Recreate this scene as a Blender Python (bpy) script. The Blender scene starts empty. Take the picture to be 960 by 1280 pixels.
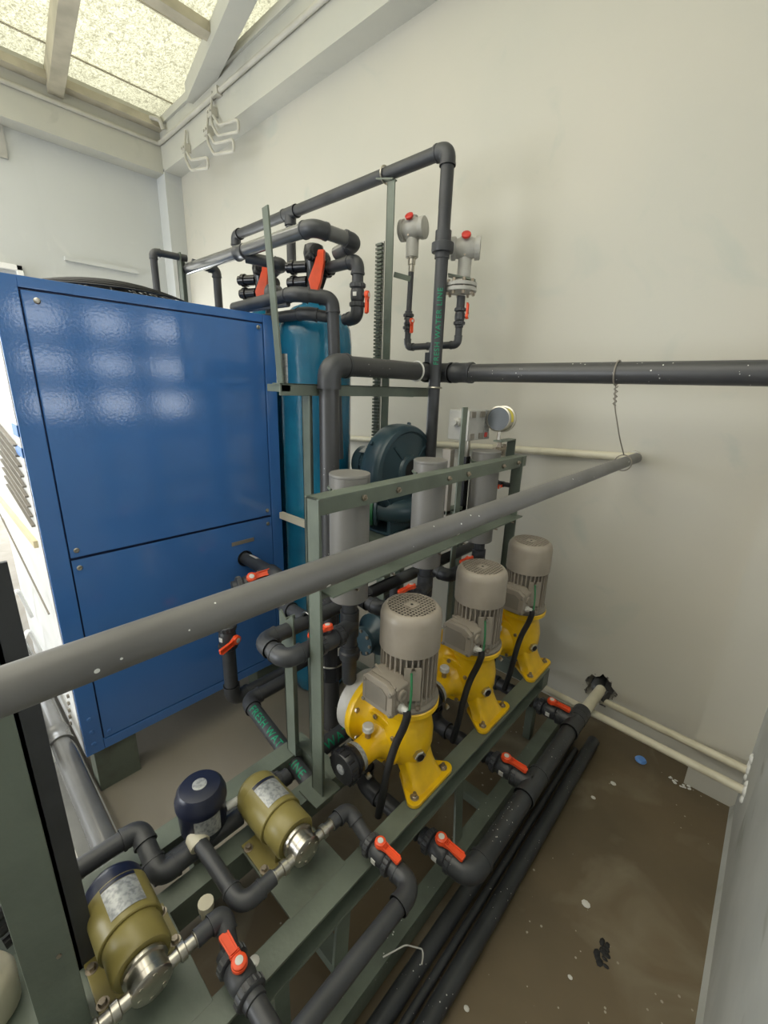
import bpy, bmesh, math, random
from mathutils import Vector, Matrix
random.seed(7)
sc = bpy.context.scene
C = sc.collection
PI = math.pi
V = Vector

# ------------------------------------------------------------------ camera
F = 534.77
YAW, PIT, ROL = 0.73912, 0.28340, 0.03080
cam = bpy.data.cameras.new('camera')
co = bpy.data.objects.new('camera', cam); C.objects.link(co)
fw = V((-math.sin(YAW)*math.cos(PIT), math.cos(YAW)*math.cos(PIT), -math.sin(PIT)))
rt = V((math.cos(YAW), math.sin(YAW), 0)); up = rt.cross(fw)
r2 = math.cos(ROL)*rt + math.sin(ROL)*up; u2 = -math.sin(ROL)*rt + math.cos(ROL)*up
M = Matrix((r2, u2, -fw)).transposed().to_4x4(); M.translation = V((0, 0, 1.6))
co.matrix_world = M
cam.sensor_fit = 'VERTICAL'; cam.sensor_height = 24; cam.lens = F/1280*24
cam.clip_start = 0.02; cam.clip_end = 200
sc.camera = co
# ------------------------------------------------------------------ light
sc.view_settings.view_transform = 'Standard'; sc.view_settings.look = 'None'
sc.view_settings.gamma = 1; sc.view_settings.use_curve_mapping = False
sc.view_settings.exposure = 0.0
w = bpy.data.worlds.new('sky'); sc.world = w; w.use_nodes = True
w.node_tree.nodes['Background'].inputs[0].default_value = (0.93, 0.97, 1.0, 1)
w.node_tree.nodes['Background'].inputs[1].default_value = 5.0

def area(name, loc, size, power, rot=(0, 0, 0), col=(1, 1, 1)):
    l = bpy.data.lights.new(name, 'AREA'); l.shape = 'RECTANGLE'; l.size, l.size_y = size
    l.energy = power; l.color = col
    o = bpy.data.objects.new(name, l); C.objects.link(o); o.location = loc; o.rotation_euler = rot
    return o
# fill lamps added for roof daylight, hung below the sheets out of view
area('skylight_fill', (-1.0, -1.2, 3.72), (2.6, 3.6), 66, (0, 0, 0), (1.0, 0.955, 0.86))
area('skylight_fill', (-3.3, -1.4, 3.72), (2.0, 3.4), 62, (0, 0, 0), (1.0, 0.955, 0.86))
area('roof_backlight', (-3.0, 0.9, 4.6), (4.5, 3.2), 60, (0, 0, 0), (1.0, 0.95, 0.82))  # lamp added above the sheets to brighten them from behind
# lamp added in an assumed window hidden behind the chiller, brightening the big wall
area('window_fill', (-4.70, 1.50, 1.45), (1.1, 0.6), 26, (0, -PI/2, 0), (0.92, 0.97, 1.0))
# lamp added in an unseen doorway behind the camera to brighten the chiller's side
area('doorway_fill', (-3.3, -3.9, 1.3), (2.4, 2.3), 60, (PI/2, 0, 0), (0.92, 0.96, 1.0))

# ------------------------------------------------------------------ materials
def mat(name, col, rough=0.5, metal=0.0, var=0.0, vscale=8.0, col2=None, bump=0.0, bscale=60.0,
        flecks=None, fscale=70.0, fthr=0.1, emit=None, estr=1.0, trans=0.0, spec=None, coat=0.0, detail=4.0, ramp=(0.4, 0.7)):
    m = bpy.data.materials.new(name); m.use_nodes = True
    nt = m.node_tree; N = nt.nodes; L = nt.links
    b = N['Principled BSDF']
    b.inputs['Base Color'].default_value = (*col, 1)
    b.inputs['Roughness'].default_value = rough; b.inputs['Metallic'].default_value = metal
    if spec is not None: b.inputs['Specular IOR Level'].default_value = spec
    if coat: b.inputs['Coat Weight'].default_value = coat; b.inputs['Coat Roughness'].default_value = 0.12
    if trans: b.inputs['Transmission Weight'].default_value = trans
    if emit: b.inputs['Emission Color'].default_value = (*emit, 1); b.inputs['Emission Strength'].default_value = estr
    geo = N.new('ShaderNodeTexCoord').outputs['Object']
    out = None
    if var or col2:
        n = N.new('ShaderNodeTexNoise'); n.inputs['Scale'].default_value = vscale; n.inputs['Detail'].default_value = detail
        L.new(geo, n.inputs['Vector'])
        r = N.new('ShaderNodeMapRange'); r.inputs[1].default_value = ramp[0]; r.inputs[2].default_value = ramp[1]
        L.new(n.outputs['Fac'], r.inputs[0])
        mx = N.new('ShaderNodeMix'); mx.data_type = 'RGBA'
        mx.inputs[6].default_value = (*col, 1)
        mx.inputs[7].default_value = (*(col2 or tuple(c*(1-var) for c in col)), 1)
        L.new(r.outputs[0], mx.inputs[0]); out = mx.outputs[2]
    if flecks:
        v = N.new('ShaderNodeTexVoronoi'); v.inputs['Scale'].default_value = fscale
        L.new(geo, v.inputs['Vector'])
        n2 = N.new('ShaderNodeTexNoise'); n2.inputs['Scale'].default_value = 5.0; L.new(geo, n2.inputs['Vector'])
        th = N.new('ShaderNodeMapRange'); th.inputs[1].default_value = 0.42; th.inputs[2].default_value = 0.7
        th.inputs[3].default_value = 0.0; th.inputs[4].default_value = fthr
        L.new(n2.outputs['Fac'], th.inputs[0])
        lt = N.new('ShaderNodeMath'); lt.operation = 'LESS_THAN'
        L.new(v.outputs['Distance'], lt.inputs[0]); L.new(th.outputs[0], lt.inputs[1])
        sep = N.new('ShaderNodeSeparateColor'); L.new(v.outputs['Color'], sep.inputs[0])
        g = N.new('ShaderNodeMath'); g.operation = 'GREATER_THAN'; g.inputs[1].default_value = 0.45
        L.new(sep.outputs[0], g.inputs[0])
        mu = N.new('ShaderNodeMath'); mu.operation = 'MULTIPLY'; L.new(lt.outputs[0], mu.inputs[0]); L.new(g.outputs[0], mu.inputs[1])
        mx = N.new('ShaderNodeMix'); mx.data_type = 'RGBA'
        if out: L.new(out, mx.inputs[6])
        else: mx.inputs[6].default_value = (*col, 1)
        mx.inputs[7].default_value = (*flecks, 1); L.new(mu.outputs[0], mx.inputs[0]); out = mx.outputs[2]
    if out: L.new(out, b.inputs['Base Color'])
    if bump:
        n = N.new('ShaderNodeTexNoise'); n.inputs['Scale'].default_value = bscale; n.inputs['Detail'].default_value = 3
        L.new(geo, n.inputs['Vector'])
        bp = N.new('ShaderNodeBump'); bp.inputs['Strength'].default_value = bump; bp.inputs['Distance'].default_value = 0.004
        L.new(n.outputs['Fac'], bp.inputs['Height']); L.new(bp.outputs[0], b.inputs['Normal'])
    return m
SP = (0.62, 0.62, 0.58)
m_pvc = mat('dark_pvc', (0.045, 0.047, 0.052), 0.42, var=0.35, vscale=9)
m_pvcd = mat('splashed_dark_pvc', (0.04, 0.043, 0.047), 0.40, var=0.3, vscale=9, flecks=SP, fscale=95, fthr=0.22)
m_pvcm = mat('grey_pvc', (0.135, 0.132, 0.128), 0.42, var=0.25, vscale=6, flecks=(0.75, 0.75, 0.72), fscale=42, fthr=0.20)
m_pvcb = mat('wall_black_pvc', (0.05, 0.05, 0.052), 0.38, var=0.2, vscale=6, flecks=SP, fscale=70, fthr=0.22)
m_pvcg = mat('light_grey_pvc', (0.185, 0.178, 0.165), 0.45, var=0.12, vscale=5)
m_sil = mat('shiny_pvc', (0.13, 0.13, 0.13), 0.18, var=0.2, vscale=6, coat=0.4)
m_green = mat('green_grey_paint', (0.135, 0.16, 0.128), 0.42, var=0.3, vscale=7, bump=0.15, bscale=90)
m_greens = mat('splashed_green_grey_paint', (0.125, 0.15, 0.118), 0.42, var=0.35, vscale=9, bump=0.15, bscale=90, flecks=SP, fscale=60, fthr=0.15)
m_greend = mat('rusty_green_grey_paint', (0.12, 0.14, 0.11), 0.45, col2=(0.075, 0.07, 0.05), vscale=10, ramp=(0.5, 0.8), bump=0.2, bscale=70)
m_yel = mat('yellow_enamel', (0.88, 0.54, 0.006), 0.30, col2=(0.62, 0.36, 0.008), vscale=11, ramp=(0.5, 0.8), coat=0.35, bump=0.12, bscale=45)
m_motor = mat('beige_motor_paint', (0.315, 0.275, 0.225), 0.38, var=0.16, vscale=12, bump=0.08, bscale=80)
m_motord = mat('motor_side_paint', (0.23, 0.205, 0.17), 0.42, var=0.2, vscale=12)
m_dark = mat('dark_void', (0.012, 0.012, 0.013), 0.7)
m_black = mat('black_rubber', (0.014, 0.014, 0.015), 0.5)
m_blackg = mat('black_plastic', (0.018, 0.018, 0.02), 0.25)
m_steel = mat('steel', (0.55, 0.52, 0.46), 0.28, 1.0, var=0.2, vscale=30)
m_zinc = mat('zinc_bolt', (0.42, 0.36, 0.29), 0.4, 0.9, var=0.4, vscale=60)
m_white = mat('white_plastic', (0.62, 0.61, 0.57), 0.4, var=0.12, vscale=14)
m_whitem = mat('dirty_white_polymer', (0.50, 0.48, 0.44), 0.45, col2=(0.33, 0.31, 0.27), vscale=8, ramp=(0.5, 0.8))
m_ivory = mat('ivory_pipe', (0.58, 0.54, 0.42), 0.4, col2=(0.42, 0.38, 0.27), vscale=9, ramp=(0.5, 0.8))
m_red = mat('orange_red_plastic', (0.80, 0.085, 0.022), 0.35, var=0.15, vscale=20)
m_redd = mat('deep_red_plastic', (0.55, 0.03, 0.02), 0.35)
m_blue = mat('blue_powder_coat', (0.058, 0.175, 0.47), 0.10, bump=0.05, bscale=120, spec=0.7, var=0.08, vscale=3)
m_blued = mat('blue_seam', (0.008, 0.025, 0.09), 0.5)
m_tank = mat('blue_frp', (0.010, 0.135, 0.25), 0.25, col2=(0.012, 0.19, 0.32), vscale=5, coat=0.3, bump=0.5, bscale=35)
m_teal = mat('dark_teal_paint', (0.032, 0.062, 0.078), 0.33, var=0.15, vscale=7)
m_greenf = mat('green_flange_paint', (0.02, 0.13, 0.05), 0.4)
m_olive = mat('olive_gold_paint', (0.24, 0.20, 0.062), 0.36, var=0.15, vscale=10)
m_navy = mat('navy_plastic', (0.010, 0.013, 0.032), 0.3)
m_plate = mat('printed_plate', (0.40, 0.41, 0.41), 0.35, 0.3, col2=(0.22, 0.23, 0.24), vscale=120, detail=1)
m_stencil = mat('green_stencil_ink', (0.0, 0.23, 0.115), 0.5)
m_alu = mat('aluminium_fin', (0.80, 0.81, 0.82), 0.35, 0.2, var=0.1, vscale=6)
m_film = mat('white_sheet', (0.85, 0.85, 0.84), 0.35, var=0.1, vscale=4)
m_cream = mat('cream_bar', (0.72, 0.62, 0.40), 0.5)
m_bband = mat('blue_band', (0.12, 0.30, 0.75), 0.4)
m_trans = mat('grey_housing', (0.42, 0.41, 0.38), 0.38, var=0.15, vscale=18)
m_ylab = mat('yellow_label', (0.75, 0.62, 0.05), 0.4)
m_cable = mat('earth_wire', (0.02, 0.16, 0.06), 0.45)
m_glass = mat('gauge_glass', (0.07, 0.08, 0.09), 0.4)
m_wire = mat('tie_wire', (0.62, 0.61, 0.58), 0.5)
m_foam = mat('white_foam', (0.72, 0.72, 0.70), 0.8, bump=0.6, bscale=120)
m_cement = mat('rough_cement', (0.16, 0.15, 0.135), 0.9, var=0.5, vscale=25, bump=0.9, bscale=40)

def wall_mat(name, c1, c2, c3, sc1=1.2):
    m = mat(name, c1, 0.65, col2=c2, vscale=sc1, bump=0.25, bscale=14, ramp=(0.35, 0.75))
    nt = m.node_tree; N = nt.nodes; L = nt.links; b = N['Principled BSDF']
    src = b.inputs['Base Color'].links[0].from_socket
    geo = N.new('ShaderNodeTexCoord').outputs['Object']
    n = N.new('ShaderNodeTexNoise'); n.inputs['Scale'].default_value = 2.7; n.inputs['Detail'].default_value = 8; n.inputs['Distortion'].default_value = 1.5
    L.new(geo, n.inputs['Vector'])
    r = N.new('ShaderNodeMapRange'); r.inputs[1].default_value = 0.60; r.inputs[2].default_value = 0.74; L.new(n.outputs['Fac'], r.inputs[0])
    mx = N.new('ShaderNodeMix'); mx.data_type = 'RGBA'; L.new(src, mx.inputs[6]); mx.inputs[7].default_value = (*c3, 1)
    L.new(r.outputs[0], mx.inputs[0]); L.new(mx.outputs[2], b.inputs['Base Color'])
    return m
m_wall = wall_mat('cream_plaster', (0.525, 0.50, 0.435), (0.485, 0.475, 0.42), (0.455, 0.46, 0.41))
m_walll = wall_mat('grey_white_plaster', (0.56, 0.575, 0.575), (0.52, 0.535, 0.53), (0.60, 0.61, 0.60))
m_wallr = wall_mat('smudged_grey_plaster', (0.47, 0.48, 0.465), (0.37, 0.385, 0.37), (0.24, 0.235, 0.20), 3.5)
m_beam = wall_mat('painted_beam', (0.53, 0.52, 0.465), (0.48, 0.48, 0.44), (0.43, 0.43, 0.385), 3)
m_conduit = mat('painted_conduit', (0.52, 0.50, 0.44), 0.5, var=0.2, vscale=5)
m_timber = mat('painted_timber', (0.50, 0.455, 0.35), 0.6, var=0.25, vscale=6)

def floor_mat():
    m = mat('wet_concrete', (0.150, 0.112, 0.066), 0.36, col2=(0.088, 0.068, 0.040), vscale=1.6, bump=0.3, bscale=16,
            flecks=(0.36, 0.33, 0.27), fscale=34, fthr=0.17, ramp=(0.35, 0.68), detail=9)
    nt = m.node_tree; N = nt.nodes; L = nt.links; b = N['Principled BSDF']
    src = b.inputs['Base Color'].links[0].from_socket
    geo = N.new('ShaderNodeTexCoord').outputs['Object']
    n = N.new('ShaderNodeTexNoise'); n.inputs['Scale'].default_value = 3.5; n.inputs['Detail'].default_value = 10; n.inputs['Distortion'].default_value = 0.8
    L.new(geo, n.inputs['Vector'])
    r = N.new('ShaderNodeMapRange'); r.inputs[1].default_value = 0.52; r.inputs[2].default_value = 0.72; L.new(n.outputs['Fac'], r.inputs[0])
    mx = N.new('ShaderNodeMix'); mx.data_type = 'RGBA'; L.new(src, mx.inputs[6]); mx.inputs[7].default_value = (0.21, 0.18, 0.125, 1)
    L.new(r.outputs[0], mx.inputs[0])
    # the dry grey strip under the chiller (x < -1.0)
    sx = N.new('ShaderNodeSeparateXYZ'); L.new(N.new('ShaderNodeNewGeometry').outputs['Position'], sx.inputs[0])
    ad = N.new('ShaderNodeMath'); ad.operation = 'MULTIPLY_ADD'; ad.inputs[1].default_value = 0.4; L.new(n.outputs['Fac'], ad.inputs[0]); L.new(sx.outputs[0], ad.inputs[2])
    r3 = N.new('ShaderNodeMapRange'); r3.inputs[1].default_value = -0.75; r3.inputs[2].default_value = -1.0; L.new(ad.outputs[0], r3.inputs[0])
    mx2 = N.new('ShaderNodeMix'); mx2.data_type = 'RGBA'; L.new(mx.outputs[2], mx2.inputs[6]); mx2.inputs[7].default_value = (0.23, 0.205, 0.165, 1)
    L.new(r3.outputs[0], mx2.inputs[0]); L.new(mx2.outputs[2], b.inputs['Base Color'])
    r2_ = N.new('ShaderNodeMapRange'); r2_.inputs[1].default_value = 0.35; r2_.inputs[2].default_value = 0.6; r2_.inputs[3].default_value = 0.3; r2_.inputs[4].default_value = 0.6
    L.new(n.outputs['Fac'], r2_.inputs[0]); L.new(r2_.outputs[0], b.inputs['Roughness'])
    return m
m_floor = floor_mat()

def roof_mat():
    m = bpy.data.materials.new('patterned_translucent_sheet'); m.use_nodes = True
    nt = m.node_tree; N = nt.nodes; L = nt.links; N.remove(N['Principled BSDF'])
    o = N['Material Output']; t = N.new('ShaderNodeBsdfTranslucent'); g = N.new('ShaderNodeBsdfGlossy'); g.inputs['Roughness'].default_value = 0.3
    mix = N.new('ShaderNodeMixShader'); mix.inputs[0].default_value = 0.06
    geo = N.new('ShaderNodeTexCoord').outputs['Object']
    mp = N.new('ShaderNodeMapping'); mp.inputs['Scale'].default_value = (1, 1.6, 1); L.new(geo, mp.inputs[0])
    n = N.new('ShaderNodeTexNoise'); n.inputs['Scale'].default_value = 26; n.inputs['Detail'].default_value = 4; n.inputs['Distortion'].default_value = 2.5
    L.new(mp.outputs[0], n.inputs['Vector'])
    r = N.new('ShaderNodeMapRange'); r.inputs[1].default_value = 0.40; r.inputs[2].default_value = 0.58; L.new(n.outputs['Fac'], r.inputs[0])
    mx = N.new('ShaderNodeMix'); mx.data_type = 'RGBA'; mx.inputs[6].default_value = (0.34, 0.33, 0.27, 1); mx.inputs[7].default_value = (0.56, 0.55, 0.465, 1)
    L.new(r.outputs[0], mx.inputs[0]); L.new(mx.outputs[2], t.inputs[0])
    bp = N.new('ShaderNodeBump'); bp.inputs['Strength'].default_value = 0.8; bp.inputs['Distance'].default_value = 0.01; L.new(n.outputs['Fac'], bp.inputs['Height'])
    L.new(bp.outputs[0], g.inputs['Normal'])
    L.new(t.outputs[0], mix.inputs[1]); L.new(g.outputs[0], mix.inputs[2]); L.new(mix.outputs[0], o.inputs['Surface'])
    return m
m_roof = roof_mat()
def grass_like(): pass

# ------------------------------------------------------------------ mesh builder
def frame_of(d):
    d = V(d).normalized()
    a = V((0, 0, 1)) if abs(d.z) < 0.95 else V((1, 0, 0))
    x = d.cross(a).normalized(); y = d.cross(x).normalized()
    return x, y, d
class MB:
    def __init__(s): s.v = []; s.f = []
    def box(s, a, b, rot=None, piv=None):
        x0, y0, z0 = a; x1, y1, z1 = b; n = len(s.v)
        P = [V(p) for p in ((x0,y0,z0),(x1,y0,z0),(x1,y1,z0),(x0,y1,z0),(x0,y0,z1),(x1,y0,z1),(x1,y1,z1),(x0,y1,z1))]
        if rot is not None:
            c = V(piv) if piv is not None else (V(a)+V(b))/2
            P = [c + rot @ (p-c) for p in P]
        s.v += P
        s.f += [tuple(n+i for i in q) for q in ((3,2,1,0),(4,5,6,7),(0,1,5,4),(1,2,6,5),(2,3,7,6),(3,0,4,7))]
        return s
    def bar(s, p0, p1, w, h, upv=(0, 0, 1)):
        p0, p1 = V(p0), V(p1); d = (p1-p0).normalized(); u = V(upv); side = d.cross(u).normalized(); u = side.cross(d).normalized(); n = len(s.v)
        for p in (p0, p1):
            for a, b in ((-1,-1),(1,-1),(1,1),(-1,1)): s.v.append(p+side*a*w/2+u*b*h/2)
        s.f += [tuple(n+i for i in q) for q in ((0,1,2,3),(7,6,5,4),(0,4,5,1),(1,5,6,2),(2,6,7,3),(3,7,4,0))]
        return s
    def rings(s, R, close=True, caps=True):
        n = len(s.v); k = len(R[0])
        for r in R: s.v += r
        for i in range(len(R)-1):
            for j in range(k):
                a = n+i*k+j; b = n+i*k+(j+1) % k
                s.f.append((a, b, b+k, a+k))
        if caps:
            s.f.append(tuple(n+j for j in range(k))[::-1]); s.f.append(tuple(n+(len(R)-1)*k+j for j in range(k)))
        return s
    def lathe(s, base, axis, prof, seg=24, caps=True, sx=1.0, sy=1.0):
        x, y, d = frame_of(axis); base = V(base)
        R = [[base+d*h+(x*math.cos(2*PI*j/seg)*sx+y*math.sin(2*PI*j/seg)*sy)*max(r, 1e-5) for j in range(seg)] for r, h in prof]
        return s.rings(R, caps=caps)
    def cyl(s, p0, p1, r, seg=20, r1=None):
        p0, p1 = V(p0), V(p1)
        return s.lathe(p0, p1-p0, [(r, 0), (r if r1 is None else r1, (p1-p0).length)], seg)
    def tube(s, pts, r, seg=12, bend=None, caps=True):
        pts = [V(p) for p in pts]
        if bend:
            q = [pts[0]]
            for i in range(1, len(pts)-1):
                a, b, c = pts[i-1], pts[i], pts[i+1]
                da = (a-b); dc = (c-b); t = min(bend, da.length*0.49, dc.length*0.49); da.normalize(); dc.normalize()
                for k in range(6):
                    u = k/5; p = (b+da*t)*(1-u)**2+b*2*u*(1-u)+(b+dc*t)*u*u; q.append(p)
            q.append(pts[-1]); pts = q
        T = []
        for i in range(len(pts)):
            a = pts[max(0, i-1)]; b = pts[min(len(pts)-1, i+1)]; T.append((b-a).normalized())
        x, y, d = frame_of(T[0]); R = []
        for i, p in enumerate(pts):
            x = (x - T[i]*x.dot(T[i])).normalized(); y = T[i].cross(x)
            R.append([p+(x*math.cos(2*PI*j/seg)+y*math.sin(2*PI*j/seg))*(r if not callable(r) else r(i/(len(pts)-1))) for j in range(seg)])
        return s.rings(R, caps=caps)
    def prism(s, poly, o, ux, uy, uz, h):
        o, ux, uy, uz = V(o), V(ux), V(uy), V(uz); n = len(s.v); k = len(poly)
        for z in (0, h): s.v += [o+ux*a+uy*b+uz*z for a, b in poly]
        s.f.append(tuple(n+j for j in range(k))[::-1]); s.f.append(tuple(n+k+j for j in range(k)))
        for j in range(k): s.f.append((n+j, n+(j+1) % k, n+k+(j+1) % k, n+k+j))
        return s
    def ball(s, c, rx, ry, rz, seg=20, rn=12):
        c = V(c); R = []
        for i in range(rn+1):
            t = -PI/2+PI*i/rn; rr = max(math.cos(t), 1e-4)
            R.append([c+V((rx*rr*math.cos(2*PI*j/seg), ry*rr*math.sin(2*PI*j/seg), rz*math.sin(t))) for j in range(seg)])
        return s.rings(R)
    def hexa(s, base, axis, r, h): return s.lathe(base, axis, [(r*0.9, 0), (r, h*0.12), (r, h*0.85), (r*0.85, h)], 6)
    def obj(s, name, m, parent=None, bev=0.0, smooth=40, fix=True):
        me = bpy.data.meshes.new(name)
        org = V((0, 0, 0))
        if parent is None:
            xs = [v.x for v in s.v]; ys = [v.y for v in s.v]; zs = [v.z for v in s.v]
            org = V(((min(xs)+max(xs))/2, (min(ys)+max(ys))/2, min(zs)))
        me.from_pydata([tuple(V(v)-org) for v in s.v], [], s.f)
        if fix:
            bm = bmesh.new(); bm.from_mesh(me); bmesh.ops.recalc_face_normals(bm, faces=bm.faces)
            if bev:
                ed = [e for e in bm.edges if len(e.link_faces) == 2 and e.calc_face_angle(0) > 0.6]
                bmesh.ops.bevel(bm, geom=ed, offset=bev, segments=2, affect='EDGES', profile=0.6, clamp_overlap=True)
            bm.to_mesh(me); bm.free()
        if smooth:
            me.polygons.foreach_set('use_smooth', [True]*len(me.polygons)); me.set_sharp_from_angle(angle=math.radians(smooth))
        me.materials.append(m)
        o = bpy.data.objects.new(name, me); C.objects.link(o)
        if bev: wn = o.modifiers.new('weighted', 'WEIGHTED_NORMAL'); wn.keep_sharp = True; wn.weight = 80
        if parent is not None: o.parent = parent
        else: o.location = org
        return o
def root(name, label, cat, loc=(0, 0, 0), rz=0, group=None):
    o = bpy.data.objects.new(name, None); C.objects.link(o); o.location = loc; o.rotation_euler = (0, 0, rz)
    o.empty_display_size = 0.05
    tag(o, label, cat, group); return o
def tag(o, label, cat, group=None):
    o['label'] = label; o['category'] = cat
    if group: o['group'] = group
    return o
def struct(o, label=None):
    o['kind'] = 'structure'
    if label: o['label'] = label; 
    return o
def kids(o): return [c for c in C.objects if c.parent == o]
KID = {}
def copy_tree(o, parent=None, tree=None):
    if tree is None:
        tree = {}
        for c in C.objects:
            if c.parent: tree.setdefault(c.parent.name, []).append(c)
    c = o.copy(); C.objects.link(c)
    if parent is not None: c.parent = parent
    for ch in tree.get(o.name, []): copy_tree(ch, c, tree)
    return c
# local MB writing helper: parts given in world coordinates relative to a root at location L (no rotation)
class LMB(MB):
    def __init__(s, L): super().__init__(); s.L = V(L)
    def obj(s, name, m, parent=None, **k):
        if parent is not None: s.v = [V(v)-s.L for v in s.v]
        return super().obj(name, m, parent, **k)

# ------------------------------------------------------------------ pipes
def corner_arc(a, b, c, L, n=8):
    da = (a-b).normalized(); dc = (c-b).normalized()
    return [(b+da*L)*(1-u)**2+b*2*u*(1-u)+(b+dc*L)*u*u for u in [k/n for k in range(n+1)]]
def pipe(label, pts, r, m=None, mf=None, fit=True, couplings=(), tees=(), cat='pipe', name='pipe', elbow_k=1.15, L=None, seg=18, group=None, caps=()):
    """one piece of pipework: a tube per straight run, an elbow per corner; all in world coordinates"""
    m = m or m_pvc; mf = mf or m
    pts = [V(p) for p in pts]; o = root(name, label, cat, pts[0], group=group); O = pts[0]
    L = L or r*2.4
    for i in range(len(pts)-1):
        a, b = pts[i].copy(), pts[i+1].copy(); d = (b-a).normalized()
        if i > 0: a = a+d*L*0.55
        if i < len(pts)-2: b = b-d*L*0.55
        LMB(O).cyl(a, b, r, seg).obj('tube', m, o)
    for i in range(1, len(pts)-1):
        arc = corner_arc(pts[i-1], pts[i], pts[i+1], L*0.75)
        a = (pts[i-1]-pts[i]).normalized(); c = (pts[i+1]-pts[i]).normalized()
        b = LMB(O); R = r*elbow_k
        b.tube([pts[i]+a*L*1.12]+arc+[pts[i]+c*L*1.12], R, seg)
        b.cyl(pts[i]+a*L*1.12, pts[i]+a*L*0.96, R*1.06, seg); b.cyl(pts[i]+c*L*1.12, pts[i]+c*L*0.96, R*1.06, seg)
        b.obj('elbow', mf, o)
    for p, d in couplings:
        p = V(p); d = V(d).normalized(); h = r*1.3
        LMB(O).lathe(p-d*h, d, [(r*1.05, 0), (r*1.2, 0.001), (r*1.2, h*0.35), (r*1.14, h*0.45), (r*1.14, h*1.55), (r*1.2, h*1.65), (r*1.2, h*2-.001), (r*1.05, h*2)], seg).obj('coupling', mf, o)
    for p, d, e in tees:   # p centre, d run direction, e branch direction
        p = V(p); d = V(d).normalized(); e = V(e).normalized(); h = r*2.2
        b = LMB(O); b.cyl(p-d*h, p+d*h, r*1.15, seg); b.cyl(p-d*h, p-d*h*.8, r*1.22, seg); b.cyl(p+d*h, p+d*h*.8, r*1.22, seg)
        b.cyl(p, p+e*h, r*1.15, seg); b.cyl(p+e*h*.8, p+e*h, r*1.22, seg); b.obj('tee', mf, o)
    return o
def stencil(text, p0, d, nrm, size, r, parent, m=m_stencil):
    """stencilled letters wrapped on a pipe of radius r: axis through p0 along d, facing nrm; coordinates are the parent's"""
    cu = bpy.data.curves.new('lettering', 'FONT'); cu.body = text; cu.size = size; cu.space_character = 1.15; cu.offset = size*0.008
    t = bpy.data.objects.new('tmp', cu); C.objects.link(t)
    me = bpy.data.meshes.new_from_object(t.evaluated_get(bpy.context.evaluated_depsgraph_get()))
    C.objects.unlink(t); bpy.data.objects.remove(t)
    bm = bmesh.new(); bm.from_mesh(me); bmesh.ops.triangulate(bm, faces=bm.faces)
    y0, y1 = -0.02*size, 0.75*size
    for i in range(1, 7):
        y = y0+(y1-y0)*i/7
        bmesh.ops.bisect_plane(bm, geom=bm.verts[:]+bm.edges[:]+bm.faces[:], plane_co=(0, y, 0), plane_no=(0, 1, 0))
    d = V(d).normalized(); n = V(nrm).normalized(); n = (n-d*n.dot(d)).normalized(); up_ = n.cross(d); p0 = V(p0)
    for v in bm.verts:
        a = (v.co.y-0.36*size)/r
        v.co = p0+d*v.co.x+(n*math.cos(a)+up_*math.sin(a))*(r+0.0007)
    bm.to_mesh(me); bm.free(); me.materials.append(m)
    o = bpy.data.objects.new('lettering', me); C.objects.link(o); o.parent = parent; return o

# ------------------------------------------------------------------ room
XL, XR, YW, YB, ZT = -4.75, 0.17, 2.10, -4.2, 3.62
def slab(name, a, b, m, holes=None):
    return struct(MB().box(a, b).obj(name, m, smooth=0))
slab('floor', (-6.5, YB-0.2, -0.1), (1.4, YW+0.2, 0.0), m_floor)
# big wall with the broken-out hole for the collector pipe
def holed_panel(mb, P, inner, rect, c, depth=None):
    """panel in the plane given by P(u, v): rectangle with a star-shaped hole round c; inner(angle) is the hole radius"""
    u0, u1, v0, v1 = rect
    A = [2*PI*i/36 for i in range(36)]+[math.atan2(v-c[1], u-c[0]) % (2*PI) for u in (u0, u1) for v in (v0, v1)]
    A = sorted(set(round(a_, 5) for a_ in A)); n = len(A); k0 = len(mb.v); I = []; O_ = []
    for t in A:
        ri, rj = inner(t); I.append((c[0]+ri*math.cos(t), c[1]+rj*math.sin(t)))
        dx, dy = math.cos(t), math.sin(t); q = []
        if abs(dx) > 1e-6: q.append(((u1 if dx > 0 else u0)-c[0])/dx)
        if abs(dy) > 1e-6: q.append(((v1 if dy > 0 else v0)-c[1])/dy)
        k = min(q); O_.append((c[0]+dx*k, c[1]+dy*k))
    mb.v += [P(a_, b_, 0) for a_, b_ in I]+[P(a_, b_, 0) for a_, b_ in O_]+[P(a_, b_, 1) for a_, b_ in I]
    for i in range(n):
        j = (i+1) % n; mb.f.append((k0+i, k0+j, k0+n+j, k0+n+i)); mb.f.append((k0+i, k0+j, k0+2*n+j, k0+2*n+i))
hx0, hx1, hz1 = -0.56, -0.26, 0.36
b = MB()
holed_panel(b, lambda u, v, d: V((u, YW+0.12*d, v)), lambda t: (0.070*(1+0.10*math.sin(5*t+1)+0.07*math.sin(9*t)+0.05*math.sin(17*t)), 0.080*(1+0.10*math.sin(5*t+1)+0.07*math.sin(9*t)+0.05*math.sin(17*t))), (hx0, hx1, 0.0, hz1), (-0.408, 0.172))
b.v += [V((XL-0.15, YW, 0)), V((hx0, YW, 0)), V((hx0, YW, 4.2)), V((XL-0.15, YW, 4.2)), V((hx1, YW, 0)), V((XR+0.2, YW, 0)), V((XR+0.2, YW, 4.2)), V((hx1, YW, 4.2)), V((hx0, YW, hz1)), V((hx1, YW, hz1))]
k = len(b.v)-10
b.f += [(k, k+1, k+2, k+3), (k+4, k+5, k+6, k+7), (k+8, k+9, k+7, k+2)]
wb = b.obj('wall_back', m_wall, smooth=0); struct(wb)
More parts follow.
